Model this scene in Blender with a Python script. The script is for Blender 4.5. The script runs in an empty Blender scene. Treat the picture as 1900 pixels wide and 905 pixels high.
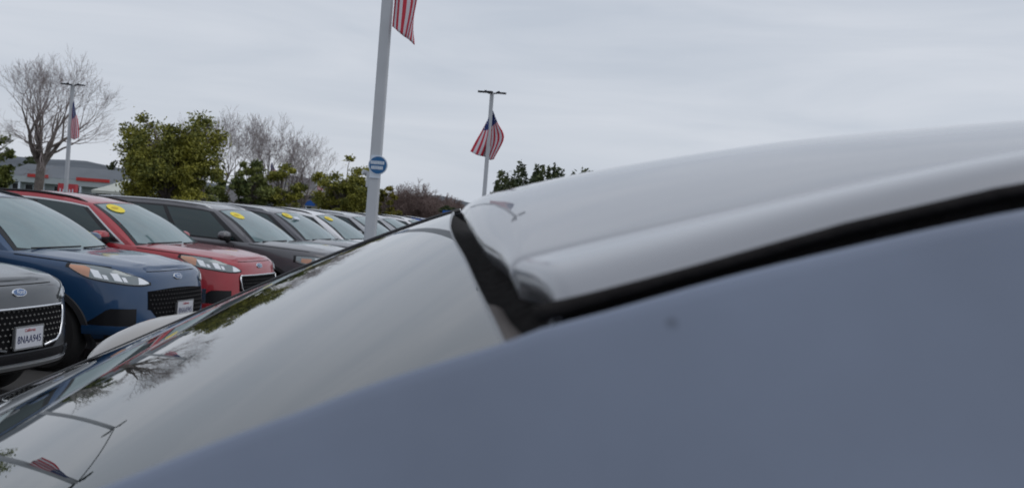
import bpy, bmesh, math, random
import numpy as np
from mathutils import Vector, Matrix
random.seed(7); rng = np.random.default_rng(7)
R = math.radians
scene = bpy.context.scene
col = scene.collection

# ---------------------------------------------------------------- camera
cam_data = bpy.data.cameras.new('camera')
cam = bpy.data.objects.new('camera', cam_data); col.objects.link(cam)
cam.location = (0, 0, 1.70)
cam.rotation_euler = (Matrix.Rotation(R(90 - 1.2), 3, 'X') @ Matrix.Rotation(R(4.4), 3, 'Z')).to_euler()
cam_data.sensor_width = 36.0; cam_data.lens = 36.0
cam_data.clip_start = 0.02; cam_data.clip_end = 6000
cam_data.dof.use_dof = True
cam_data.dof.focus_distance = 2.5
cam_data.dof.aperture_fstop = 10.0
scene.camera = cam

# ---------------------------------------------------------------- sky, sun, exposure
SUN_EL, SUN_AZ = 58.0, 100.0
world = bpy.data.worlds.new('World'); scene.world = world; world.use_nodes = True
nt = world.node_tree; nt.nodes.clear()
N = nt.nodes.new; L = nt.links.new
out = N('ShaderNodeOutputWorld'); bg = N('ShaderNodeBackground'); L(bg.outputs[0], out.inputs[0])
sky = N('ShaderNodeTexSky'); sky.sky_type = 'NISHITA'; sky.sun_disc = False
sky.sun_elevation = R(SUN_EL); sky.sun_rotation = R(SUN_AZ); sky.dust_density = 2.0
bg.inputs['Strength'].default_value = 0.10
tc = N('ShaderNodeTexCoord')
mp = N('ShaderNodeMapping'); mp.inputs['Scale'].default_value = (1.6, 1.6, 11.0); mp.inputs['Rotation'].default_value = (0.0, R(-3), 0.0)
L(tc.outputs['Generated'], mp.inputs[0])
n1 = N('ShaderNodeTexNoise'); n1.inputs['Scale'].default_value = 1.6; n1.inputs['Detail'].default_value = 5; n1.inputs['Roughness'].default_value = 0.52
n1.inputs['Distortion'].default_value = 0.5
L(mp.outputs[0], n1.inputs[0])
cr = N('ShaderNodeValToRGB')                       # overcast layer, values are radiance / strength
cr.color_ramp.elements[0].position = 0.33; cr.color_ramp.elements[0].color = (5.35, 5.85, 6.65, 1)
cr.color_ramp.elements[1].position = 0.70; cr.color_ramp.elements[1].color = (6.75, 7.1, 7.75, 1)
L(n1.outputs[0], cr.inputs[0])
mx = N('ShaderNodeMix'); mx.data_type = 'RGBA'; mx.inputs['Factor'].default_value = 0.94
L(sky.outputs[0], mx.inputs[6]); L(cr.outputs[0], mx.inputs[7]); L(mx.outputs[2], bg.inputs[0])

sun_data = bpy.data.lights.new('sun', 'SUN'); sun_data.energy = 0.6; sun_data.angle = R(45); sun_data.color = (1, 0.96, 0.9)
sun = bpy.data.objects.new('sun', sun_data); col.objects.link(sun)
_e, _a = R(SUN_EL), R(SUN_AZ)
sdir = Vector((math.sin(_a) * math.cos(_e), math.cos(_a) * math.cos(_e), math.sin(_e)))
sun.rotation_euler = sdir.to_track_quat('Z', 'Y').to_euler()
scene.view_settings.view_transform = 'Standard'; scene.view_settings.look = 'None'
scene.view_settings.exposure = 0.0; scene.view_settings.gamma = 1.0

# ---------------------------------------------------------------- materials
MATS = {}
def mat(name, color, rough=0.6, metal=0.0, coat=0.0, ior=1.45, noise=None, bump=None, spec=0.5, flake=False):
    """plain principled with optional colour mottling noise=(scale, amount) and bump=(scale, strength)"""
    m = bpy.data.materials.new(name); m.use_nodes = True
    t = m.node_tree; b = t.nodes['Principled BSDF']
    b.inputs['Base Color'].default_value = (*color, 1); b.inputs['Roughness'].default_value = rough
    b.inputs['Metallic'].default_value = metal; b.inputs['IOR'].default_value = ior
    b.inputs['Specular IOR Level'].default_value = spec
    if coat:
        b.inputs['Coat Weight'].default_value = coat; b.inputs['Coat Roughness'].default_value = 0.04
    if noise or bump or flake:
        c = t.nodes.new('ShaderNodeTexCoord')
    if noise:
        n = t.nodes.new('ShaderNodeTexNoise'); n.inputs['Scale'].default_value = noise[0]; n.inputs['Detail'].default_value = 6
        t.links.new(c.outputs['Object'], n.inputs[0])
        r = t.nodes.new('ShaderNodeMapRange'); r.inputs[3].default_value = 1 - noise[1]; r.inputs[4].default_value = 1 + noise[1]
        r.inputs[1].default_value = 0.3; r.inputs[2].default_value = 0.7
        t.links.new(n.outputs[0], r.inputs[0])
        x = t.nodes.new('ShaderNodeVectorMath'); x.operation = 'SCALE'; x.inputs[0].default_value = color
        t.links.new(r.outputs[0], x.inputs[3]); t.links.new(x.outputs[0], b.inputs['Base Color'])
        if coat:   # road film: dust dulls the lacquer unevenly
            q = t.nodes.new('ShaderNodeMapRange'); q.inputs[3].default_value = 0.012; q.inputs[4].default_value = 0.03 if name.startswith('own') else 0.12
            t.links.new(n.outputs[0], q.inputs[0]); t.links.new(q.outputs[0], b.inputs['Coat Roughness'])
    if bump:
        n = t.nodes.new('ShaderNodeTexNoise'); n.inputs['Scale'].default_value = bump[0]; n.inputs['Detail'].default_value = 4
        t.links.new(c.outputs['Object'], n.inputs[0])
        u = t.nodes.new('ShaderNodeBump'); u.inputs['Strength'].default_value = bump[1]; u.inputs['Distance'].default_value = 0.02
        t.links.new(n.outputs[0], u.inputs['Height']); t.links.new(u.outputs[0], b.inputs['Normal'])
    MATS[name] = m
    return m
def paint(name, color, metal=0.25): return mat(name, color, 0.42, metal, 1.0, noise=(3.0, 0.06))
paint('paint_blue', (0.006, 0.046, 0.125)); paint('paint_red', (0.35, 0.014, 0.024)); paint('paint_dark_grey', (0.052, 0.058, 0.066))
paint('paint_grey', (0.10, 0.098, 0.108)); paint('paint_grey_b', (0.085, 0.085, 0.10)); paint('paint_white', (0.72, 0.72, 0.74), 0.0)
paint('paint_silver', (0.36, 0.37, 0.39), 0.4); paint('paint_bright_blue', (0.015, 0.08, 0.36), 0.1)
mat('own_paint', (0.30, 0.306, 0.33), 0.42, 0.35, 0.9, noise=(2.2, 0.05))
mat('own_shaded_paint', (0.190, 0.226, 0.308), 0.42, 0.0, 0.2, noise=(9.0, 0.09))  # silver paint darkened and blued, putting the side's shade into the colour
mat('black_plastic', (0.016, 0.016, 0.018), 0.55); mat('gloss_black', (0.008, 0.008, 0.01), 0.25)
mat('rubber', (0.014, 0.013, 0.013), 0.75, bump=(60, 0.2)); mat('seal_rubber', (0.020, 0.018, 0.018), 0.9, spec=0.15, bump=(90, 0.3)); mat('seam', (0.006, 0.006, 0.007), 0.8)
mat('chrome', (0.75, 0.76, 0.78), 0.16, 1.0); mat('satin_trim', (0.55, 0.56, 0.57), 0.35, 0.9); mat('rim_metal', (0.42, 0.43, 0.45), 0.3, 0.9)
mat('rim_dark', (0.05, 0.05, 0.055), 0.35, 0.6)
mat('car_glass', (0.035, 0.060, 0.062), 0.06, ior=1.9, noise=(2.5, 0.35)); mat('side_glass', (0.022, 0.040, 0.043), 0.05, ior=1.55)
mat('windshield_glass', (0.12, 0.195, 0.205), 0.06, ior=2.5, noise=(2.0, 0.25))
og = mat('own_glass', (0.018, 0.024, 0.023), 0.0, coat=.35, ior=1.50)
og.node_tree.nodes['Principled BSDF'].inputs['Coat Roughness'].default_value = 0.0; og.node_tree.nodes['Principled BSDF'].inputs['Coat IOR'].default_value = 1.45
mat('lamp_lens', (0.26, 0.29, 0.30), 0.12, 0.3, 0.6); mat('lamp_bright', (0.92, 0.93, 0.95), 0.12, 0.6); mat('amber', (0.62, 0.33, 0.22), 0.3, 0.0, 0.5)
mat('yellow_sticker', (0.82, 0.66, 0.06), 0.6); mat('yellow_ink', (0.55, 0.38, 0.02), 0.6); mat('paper_white', (0.72, 0.76, 0.85), 0.6)
mat('plate_white', (0.62, 0.63, 0.68), 0.4); mat('plate_ink', (0.03, 0.04, 0.12), 0.5); mat('plate_red', (0.45, 0.08, 0.10), 0.5)
mat('badge_blue', (0.10, 0.17, 0.32), 0.25, 0.4, 0.6)
mat('asphalt', (0.050, 0.048, 0.047), 0.85, noise=(1.3, 0.22), bump=(140, 0.5)); mat('line_paint', (0.6, 0.6, 0.58), 0.7, noise=(9, 0.15))
mat('grass_verge', (0.055, 0.075, 0.03), 0.95, noise=(0.3, 0.4)); mat('kerb', (0.35, 0.34, 0.32), 0.85, noise=(4, 0.1))
mat('pole_paint', (0.50, 0.52, 0.55), 0.5, noise=(1.5, 0.07)); mat('pole_dark', (0.02, 0.022, 0.03), 0.5)
mat('flag_red', (0.50, 0.035, 0.06), 0.85); mat('flag_white', (0.62, 0.60, 0.66), 0.85)
mat('sign_blue', (0.015, 0.12, 0.30), 0.4); mat('sign_white', (0.62, 0.68, 0.76), 0.45)
mat('bark_grey', (0.17, 0.145, 0.13), 0.9, noise=(5, 0.3)); mat('bark_pale', (0.33, 0.32, 0.30), 0.9, noise=(3, 0.3)); mat('twig', (0.27, 0.23, 0.225), 0.9)
mat('twig_brown', (0.20, 0.145, 0.13), 0.9)
mat('wall_grey', (0.40, 0.44, 0.46), 0.8, noise=(0.3, 0.06)); mat('roof_grey', (0.15, 0.165, 0.185), 0.85, noise=(0.4, 0.1)); mat('store_red', (0.50, 0.04, 0.035), 0.6)
mat('wall_beige', (0.42, 0.39, 0.36), 0.85, noise=(0.4, 0.08)); mat('eaves_dark', (0.09, 0.085, 0.08), 0.8); mat('tent_white', (0.55, 0.57, 0.52), 0.8, noise=(1.0, 0.05))  # roof slab and awning of the beige building share one even dark tone
mat('awning_blue', (0.015, 0.10, 0.38), 0.6); mat('vending_red', (0.48, 0.05, 0.06), 0.5); mat('dark_opening', (0.012, 0.012, 0.014), 0.4)
mat('hill_hazed_green', (0.075, 0.088, 0.105), 0.95, noise=(0.012, 0.25)); mat('hill_brown', (0.105, 0.10, 0.105), 0.95, noise=(0.02, 0.3))  # far ridge's base colour has bluish distance haze mixed in
mat('highlight_grey', (0.30, 0.31, 0.33), 0.5); mat('stud_grey', (0.10, 0.10, 0.10), 0.45, 0.4); mat('grille_black', (0.006, 0.006, 0.007), 0.8, spec=0.1); mat('gap_taupe', (0.15, 0.13, 0.12), 0.7)

def leafmat(name, c1, c2, scale=0.9):
    m = bpy.data.materials.new(name); m.use_nodes = True; t = m.node_tree; b = t.nodes['Principled BSDF']
    g = t.nodes.new('ShaderNodeNewGeometry'); r = t.nodes.new('ShaderNodeValToRGB')
    r.color_ramp.elements[0].color = (*c1, 1); r.color_ramp.elements[1].color = (*c2, 1)
    n = t.nodes.new('ShaderNodeTexNoise'); n.inputs['Scale'].default_value = scale; n.inputs['Detail'].default_value = 2
    t.links.new(g.outputs['Position'], n.inputs[0])
    a = t.nodes.new('ShaderNodeMath'); a.operation = 'ADD'
    s = t.nodes.new('ShaderNodeMath'); s.operation = 'MULTIPLY'; s.inputs[1].default_value = 0.35
    t.links.new(g.outputs['Random Per Island'], s.inputs[0]); t.links.new(s.outputs[0], a.inputs[0]); t.links.new(n.outputs[0], a.inputs[1])
    q = t.nodes.new('ShaderNodeMapRange'); q.inputs[1].default_value = 0.4; q.inputs[2].default_value = 0.95
    t.links.new(a.outputs[0], q.inputs[0]); t.links.new(q.outputs[0], r.inputs[0]); t.links.new(r.outputs[0], b.inputs['Base Color'])
    b.inputs['Roughness'].default_value = 0.75; MATS[name] = m
leafmat('leaf_olive', (0.065, 0.085, 0.016), (0.33, 0.31, 0.04)); leafmat('leaf_green', (0.040, 0.068, 0.020), (0.20, 0.22, 0.045))
leafmat('leaf_dark', (0.020, 0.038, 0.015), (0.085, 0.10, 0.03)); leafmat('leaf_yellow', (0.08, 0.09, 0.015), (0.30, 0.24, 0.03))

def star_blue():
    m = mat('flag_blue', (0.02, 0.035, 0.15), 0.85); t = m.node_tree; b = t.nodes['Principled BSDF']
    c = t.nodes.new('ShaderNodeTexCoord'); v = t.nodes.new('ShaderNodeTexVoronoi'); v.inputs['Scale'].default_value = 9; v.inputs['Randomness'].default_value = 0.0
    t.links.new(c.outputs['Object'], v.inputs[0])
    l = t.nodes.new('ShaderNodeMath'); l.operation = 'LESS_THAN'; l.inputs[1].default_value = 0.28; t.links.new(v.outputs['Distance'], l.inputs[0])
    x = t.nodes.new('ShaderNodeMix'); x.data_type = 'RGBA'; x.inputs[6].default_value = (0.02, 0.035, 0.15, 1); x.inputs[7].default_value = (0.6, 0.6, 0.65, 1)
    t.links.new(l.outputs[0], x.inputs[0]); t.links.new(x.outputs[2], b.inputs['Base Color'])
star_blue()

# ---------------------------------------------------------------- helpers
def tag(o, label=None, cat=None, group=None, kind=None):
    if label: o['label'] = label
    if cat: o['category'] = cat
    if group: o['group'] = group
    if kind: o['kind'] = kind
    return o
def empty(name, loc=(0, 0, 0), rz=0.0):
    o = bpy.data.objects.new(name, None); col.objects.link(o); o.location = loc; o.rotation_euler = (0, 0, rz); o.empty_display_size = 0.2
    return o
def mesh_obj(name, verts, faces, material, parent=None, smooth=True, mats=None, midx=None, auto=None):
    me = bpy.data.meshes.new(name); me.from_pydata([tuple(map(float, v)) for v in verts], [], [tuple(map(int, f)) for f in faces])
    for m in (mats or [material]): me.materials.append(MATS[m])
    if midx is not None: me.polygons.foreach_set('material_index', np.asarray(midx, dtype=np.int32))
    me.polygons.foreach_set('use_smooth', [smooth] * len(me.polygons))
    me.update()
    if auto is not None:
        me.set_sharp_from_angle(angle=R(auto))
    o = bpy.data.objects.new(name, me); col.objects.link(o)
    if parent is not None: o.parent = parent
    return o
class MB:
    """collects shapes for ONE mesh"""
    def __init__(s): s.v = []; s.f = []
    def add(s, v, f):
        k = len(s.v); s.v.extend([tuple(p) for p in v]); s.f.extend([tuple(i + k for i in q) for q in f]); return s
    def box(s, c, d, rz=0.0, bev=0.0):
        cx, cy, cz = c; a, b, h = d[0] / 2, d[1] / 2, d[2] / 2
        ca, sa = math.cos(rz), math.sin(rz)
        v = [(cx + x * ca - y * sa, cy + x * sa + y * ca, cz + z) for z in (-h, h) for x, y in ((-a, -b), (a, -b), (a, b), (-a, b))]
        return s.add(v, [(3, 2, 1, 0), (4, 5, 6, 7), (0, 1, 5, 4), (1, 2, 6, 5), (2, 3, 7, 6), (3, 0, 4, 7)])
    def tube(s, pts, rad, n=8, cap=True):
        pts = [Vector(p) for p in pts]; m = len(pts); rad = rad if hasattr(rad, '__len__') else [rad] * m
        v = []; f = []; up = Vector((0.13, 0.31, 0.94))
        for i, p in enumerate(pts):
            t = (pts[min(i + 1, m - 1)] - pts[max(i - 1, 0)]).normalized()
            a = t.cross(up); a = a if a.length > 1e-3 else t.cross(Vector((1, 0, 0))); a.normalize(); b = t.cross(a)
            for k in range(n):
                g = 2 * math.pi * k / n; v.append(p + (a * math.cos(g) + b * math.sin(g)) * rad[i])
        for i in range(m - 1):
            for k in range(n):
                f.append((i * n + k, i * n + (k + 1) % n, (i + 1) * n + (k + 1) % n, (i + 1) * n + k))
        if cap: f.append(tuple(range(n))[::-1]); f.append(tuple(range((m - 1) * n, m * n)))
        return s.add(v, f)
    def build(s, name, material, parent=None, smooth=False, auto=None): return mesh_obj(name, s.v, s.f, material, parent, smooth, auto=auto)
def grid_faces(nu, nv, flip=False):
    f = []
    for i in range(nu - 1):
        for j in range(nv - 1):
            q = (i * nv + j, (i + 1) * nv + j, (i + 1) * nv + j + 1, i * nv + j + 1)
            f.append(q[::-1] if flip else q)
    return f
def smooth_interp(x, xs, ys):
    """monotone cubic through knots"""
    xs = np.asarray(xs, float); ys = np.asarray(ys, float); x = np.clip(x, xs[0], xs[-1])
    h = np.diff(xs); d = np.diff(ys) / h; m = np.zeros(len(xs)); m[0] = d[0]; m[-1] = d[-1]
    for i in range(1, len(xs) - 1):
        if d[i - 1] * d[i] > 0:
            w1 = 2 * h[i] + h[i - 1]; w2 = h[i] + 2 * h[i - 1]; m[i] = (w1 + w2) / (w1 / d[i - 1] + w2 / d[i])
    k = np.clip(np.searchsorted(xs, x) - 1, 0, len(xs) - 2); t = (x - xs[k]) / h[k]
    return ((2 * t ** 3 - 3 * t ** 2 + 1) * ys[k] + (t ** 3 - 2 * t ** 2 + t) * h[k] * m[k] + (-2 * t ** 3 + 3 * t ** 2) * ys[k + 1] + (t ** 3 - t ** 2) * h[k] * m[k + 1])
def patch(name, fn, a0, a1, lo, hi, material, parent, na=14, nb=6, off=0.004, skirt=0.012, flip=False):
    """a thin shell laid on the surface fn(a, b), between b = lo(a) and b = hi(a), standing off by 'off'"""
    V = []
    lo = lo if callable(lo) else (lambda a, k=lo: k); hi = hi if callable(hi) else (lambda a, k=hi: k)
    top = []; bot = []
    for i in range(na):
        a = a0 + (a1 - a0) * i / (na - 1)
        for j in range(nb):
            b = lo(a) + (hi(a) - lo(a)) * j / (nb - 1)
            p = np.array(fn(a, b)); e = 1e-3
            n = np.cross(np.array(fn(a + e, b)) - p, np.array(fn(a, b + e)) - p); l = np.linalg.norm(n)
            n = n / l if l > 1e-12 else np.array([0, 0, 1.0]); n = -n if flip else n
            top.append(p + n * off); bot.append(p - n * skirt)
    f = grid_faces(na, nb, flip); K = na * nb
    edge = [i * nb for i in range(na)] + [(na - 1) * nb + j for j in range(1, nb)] + [i * nb + nb - 1 for i in range(na - 2, -1, -1)] + [j for j in range(nb - 2, 0, -1)]
    for k in range(len(edge)):
        p, q = edge[k], edge[(k + 1) % len(edge)]
        f.append((q, p, p + K, q + K) if not flip else (p, q, q + K, p + K))
    return mesh_obj(name, top + bot, f, material, parent, True, auto=40)
def copy_tree(o, parent=None):
    c = o.copy(); col.objects.link(c); c.parent = parent
    for ch in list(o.children): copy_tree(ch, c)
    return c
def text_mesh(name, body, size, material, parent, mtx, depth=0.001, shear=0.0, space=1.0, sx=1.0):
    cu = bpy.data.curves.new(name, 'FONT'); cu.body = body; cu.size = size; cu.extrude = depth; cu.align_x = 'CENTER'; cu.align_y = 'CENTER'
    cu.shear = shear; cu.space_character = space; cu.resolution_u = 3
    tmp = bpy.data.objects.new(name, cu); me = bpy.data.meshes.new_from_object(tmp); bpy.data.objects.remove(tmp)
    me.transform(Matrix.Diagonal((sx, 1, 1, 1))); me.materials.clear(); me.materials.append(MATS[material])
    me.transform(mtx); o = bpy.data.objects.new(name, me); col.objects.link(o); o.parent = parent
    return o

# ---------------------------------------------------------------- ground and hills
def sheet(name, x0, x1, y0, y1, z, material, nx=2, ny=2):
    V = [(x0 + (x1 - x0) * i / (nx - 1), y0 + (y1 - y0) * j / (ny - 1), z) for i in range(nx) for j in range(ny)]
    return tag(mesh_obj(name, V, grid_faces(nx, ny), material, None, False), kind='structure')
sheet('ground', -3000, 3000, -300, 3000, 0.0, 'grass_verge', 12, 12)
sheet('car_park', -60, 40, -12, 62, 0.004, 'asphalt')
sheet('road', -160, 120, 64, 128, 0.004, 'asphalt')
kb = MB().box((-10, 62.6, 0.06), (100, 0.2, 0.14)); tag(kb.build('kerb', 'kerb'), kind='structure')
def hills(name, dist, pts, material, seed, amp):
    """a ridge of real depth: height by azimuth (x/y ratio), falling to the plain in front and behind"""
    r = np.random.default_rng(seed); az = np.linspace(pts[0][0], pts[-1][0], 260)
    h = smooth_interp(az, [p[0] for p in pts], [p[1] for p in pts])
    nz = sum(np.sin(az * k * 60 + r.uniform(0, 6)) / k for k in (1, 1.7, 2.9, 5.1, 8.3)) * amp
    tz = np.abs(np.convolve(r.normal(0, 1, 260), np.ones(2) / 2, 'same')) * amp * 0.55
    V = []
    prof = [(-0.35, 0.0), (-0.22, 0.38), (-0.1, 0.78), (0, 1.0), (0.15, 0.8), (0.4, 0.0)]
    for i, a in enumerate(az):
        n = math.sqrt(1 + a * a)
        for d, k in prof:
            dd = dist * (1 + d); hh = max(0, h[i] + (nz[i] if k > .3 else 0)) * k + (tz[i] if k == 1.0 else 0)
            V.append((a / n * dd * 1.0 * n, dd, hh - (2.0 if k == 0 else 0)))
    return tag(mesh_obj(name, V, grid_faces(260, 6, True), material, None, True), kind='structure')
hills('hills', 1100, [(-1.4, 26), (-.8, 30), (-.5, 30), (-.44, 32), (-.40, 29), (-.36, 22), (-.31, 17), (-.27, 18), (-.24, 26), (-.2, 27), (-.16, 18), (-.12, 16), (-.095, 20), (-.079, 24), (-.05, 20), (-.02, 18), (.1, 20), (.5, 26), (1.3, 22)], 'hill_hazed_green', 3, 1.0)
hills('hillside', 620, [(-.30, 3), (-.26, 14), (-.225, 20), (-.2, 19), (-.18, 15), (-.155, 12), (-.13, 3)], 'hill_brown', 5, 0.6)

# ---------------------------------------------------------------- parked cars
class CarShape:
    def __init__(s, v):
        s.v = v
        pts = v['plan']; P = [np.array(p, float) for p in pts]
        # round the plan by Chaikin cutting, keep the ends
        for _ in range(3):
            Q = [P[0]]
            for a, b in zip(P[:-1], P[1:]): Q += [a * .75 + b * .25, a * .25 + b * .75]
            Q.append(P[-1]); P = Q
        P = np.array(P); d = np.r_[0, np.cumsum(np.linalg.norm(np.diff(P, axis=0), axis=1))]
        s.s = np.linspace(0, d[-1], 140); s.x = np.interp(s.s, d, P[:, 0]); s.y = np.interp(s.s, d, P[:, 1])
        tx, ty = np.gradient(s.x), np.gradient(s.y); n = np.hypot(tx, ty); s.nx, s.ny = ty / n, -tx / n
        if s.ny[70] < 0: s.nx, s.ny = -s.nx, -s.ny
        s.nx[0] = 1; s.ny[0] = 0; s.nx[-1] = -1; s.ny[-1] = 0
        s.S = s.s[-1]
        K = np.array([0, .30, .62, .95, 1.30, 2.2, 3.2, 4.3, 4.9, 5.3, 10]) * 1.0; K[-1] = s.S; K = K[:11]
        s.K = K
        s.LZ = [smooth_interp(s.s, K, l[0]) for l in v['levels']]; s.LI = [smooth_interp(s.s, K, l[1]) for l in v['levels']]
        s.LZ = np.array(s.LZ); s.LI = np.array(s.LI)
    def raw(s, a, row):
        """a = signed arc length, row = fractional level"""
        q = abs(a)
        zz = np.array([np.interp(q, s.s, l) for l in s.LZ]); ii = np.array([np.interp(q, s.s, l) for l in s.LI])
        k = np.arange(len(zz)); z = smooth_interp(row, k, zz); i = smooth_interp(row, k, ii)
        x = np.interp(q, s.s, s.x) - i * np.interp(q, s.s, s.nx); y = np.interp(q, s.s, s.y) - i * np.interp(q, s.s, s.ny)
        return np.array([x, (y if a >= 0 else -y), z])
    def W(s, a, z):
        q = abs(a); zz = np.array([np.interp(q, s.s, l) for l in s.LZ]); k = np.arange(len(zz))
        return s.raw(a, float(np.interp(z, zz, k)))
    def s_of_x(s, x):
        return float(np.interp(-x, -s.x, s.s))
    def top(s, x, v):
        """bonnet / deck surface, v in -1..1"""
        a = s.s_of_x(x); p = s.raw(a, len(s.LZ) - 1)
        c = s.v['crown'](x); bulge = s.v['bulge'] * math.exp(-((abs(v) - .62) / .12) ** 2) * (1 if x < 2 else 0.3)
        return np.array([p[0] + s.v['nosebow'](x) * (1 - v * v), p[1] * v, p[2] + c * (1 - abs(v) ** 2.4) + bulge])
    def shell(s):
        nl = len(s.LZ); rows = np.linspace(0, nl - 1, 22); V = []; F = []; ns = 90
        ss = np.concatenate([np.linspace(0, 1.6, 34)[:-1], np.linspace(1.6, s.S - 1.4, 34)[:-1], np.linspace(s.S - 1.4, s.S, 24)]); ns = len(ss); nr = len(rows); nt_ = 17
        for sg in (1, -1):
            for a in ss:
                for r in rows:
                    p = s.raw(a, r); V.append((p[0], sg * p[1], p[2]))
        o2 = ns * nr
        F += grid_faces(ns, nr, False); F += [tuple(i + o2 for i in q) for q in grid_faces(ns, nr, True)]
        # top
        k0 = len(V)
        for a in ss:
            p = s.raw(a, nl - 1)
            for j in range(nt_):
                v = -1 + 2 * j / (nt_ - 1)
                c = s.v['crown'](p[0]); bulge = s.v['bulge'] * math.exp(-((abs(v) - .62) / .12) ** 2) * (1 if p[0] < 2 else .3) * (1 if abs(v) < .99 else 0)
                edge = 0 if abs(v) > .999 else 1
                V.append((p[0], p[1] * v, p[2] + edge * (c * (1 - abs(v) ** 2.4) + bulge) * min(1, p[1] / .5)))
        F += [tuple(i + k0 for i in q) for q in grid_faces(ns, nt_, True)]
        k1 = len(V)
        for a in ss:
            p = s.raw(a, 0)
            for j in range(5): V.append((p[0], p[1] * (-1 + 2 * j / 4), p[2]))
        F += [tuple(i + k1 for i in q) for q in grid_faces(ns, 5, False)]
        return V, F

CLEV = {
 'escape': dict(
  plan=[(2.26, 0), (2.25, .30), (2.20, .56), (2.06, .80), (1.72, .925), (1.3, .945), (.3, .935), (-1.0, .94), (-1.6, .93), (-2.05, .84), (-2.28, .60), (-2.33, .3), (-2.34, 0)],
  #           s:   0    .30   .62   .95   1.3   2.2   3.2   4.3   4.9   5.3   end
  levels=[([.31, .31, .31, .30, .28, .24, .24, .24, .26, .28, .28], [.14, .14, .14, .12, .10, .10, .10, .08, .10, .12, .12]),
          ([.37, .37, .37, .37, .36, .32, .32, .32, .33, .35, .35], [.03, .03, .03, .03, .03, .04, .04, .03, .03, .03, .03]),
          ([.45, .45, .45, .46, .48, .50, .50, .48, .48, .48, .48], [.00, .00, .00, .00, .00, .03, .03, .00, .00, .00, .00]),
          ([.62, .62, .62, .63, .66, .72, .72, .68, .66, .66, .66], [.02, .02, .01, .00, -.005, .04, .04, -.005, .00, .01, .01]),
          ([.79, .79, .80, .815, .85, .90, .92, .92, .90, .88, .88], [.05, .045, .03, .02, .00, .025, .02, .00, .02, .05, .05]),
          ([.925, .928, .935, .945, .975, 1.02, 1.07, 1.10, 1.10, 1.05, 1.02], [.09, .085, .07, .045, .02, .03, .03, .03, .06, .08, .08]),
          ([.985, .988, .995, 1.01, 1.035, 1.08, 1.12, 1.16, 1.17, 1.13, 1.10], [.18, .17, .15, .125, .085, .065, .06, .065, .10, .12, .12])],
  crown=lambda x: float(np.interp(x, [-2.3, 0, 1.0, 1.7, 2.1], [.02, .03, .042, .045, .02])), nosebow=lambda x: 0.0, bulge=0.012,
  base=(.95, -2.18), top=(.16, -2.02), topy=.60, topz=[(.16, 1.530), (-.2, 1.585), (-.7, 1.610), (-1.3, 1.590), (-2.02, 1.50)], rcrown=.035, hbow=.09),
 'boxy': dict(
  plan=[(2.40, 0), (2.39, .32), (2.34, .62), (2.20, .86), (1.85, .975), (1.3, .99), (.3, .985), (-1.0, .99), (-1.7, .98), (-2.2, .90), (-2.42, .66), (-2.46, .3), (-2.47, 0)],
  levels=[([.24, .24, .24, .25, .26, .26, .26, .26, .28, .30, .30], [.12, .12, .12, .12, .10, .10, .10, .08, .10, .12, .12]),
          ([.32, .32, .32, .33, .34, .34, .34, .34, .35, .37, .37], [.03, .03, .03, .03, .03, .04, .04, .03, .03, .03, .03]),
          ([.48, .48, .48, .49, .52, .52, .52, .50, .50, .50, .50], [.00, .00, .00, .00, .00, .02, .02, .00, .00, .00, .00]),
          ([.68, .68, .68, .68, .70, .74, .74, .72, .70, .70, .70], [.01, .01, .01, .00, -.005, .03, .03, -.005, .00, .01, .01]),
          ([.84, .84, .85, .86, .88, .93, .94, .94, .92, .90, .90], [.03, .03, .02, .01, .00, .02, .02, .00, .02, .04, .04]),
          ([.95, .955, .96, .97, .995, 1.04, 1.08, 1.10, 1.10, 1.05, 1.02], [.06, .06, .05, .035, .02, .02, .02, .02, .05, .06, .06]),
          ([1.00, 1.005, 1.01, 1.025, 1.05, 1.09, 1.12, 1.15, 1.16, 1.13, 1.10], [.14, .13, .13, .11, .08, .06, .055, .06, .08, .10, .10])],
  crown=lambda x: float(np.interp(x, [-2.3, 0, 1.0, 1.7, 2.2], [.02, .03, .05, .06, .04])), nosebow=lambda x: 0.0, bulge=0.014,
  base=(1.05, -2.36), top=(.30, -2.15), topy=.68, topz=[(.30, 1.535), (0, 1.585), (-.7, 1.615), (-1.4, 1.61), (-2.15, 1.56)], rcrown=.035, hbow=.08)}

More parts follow.
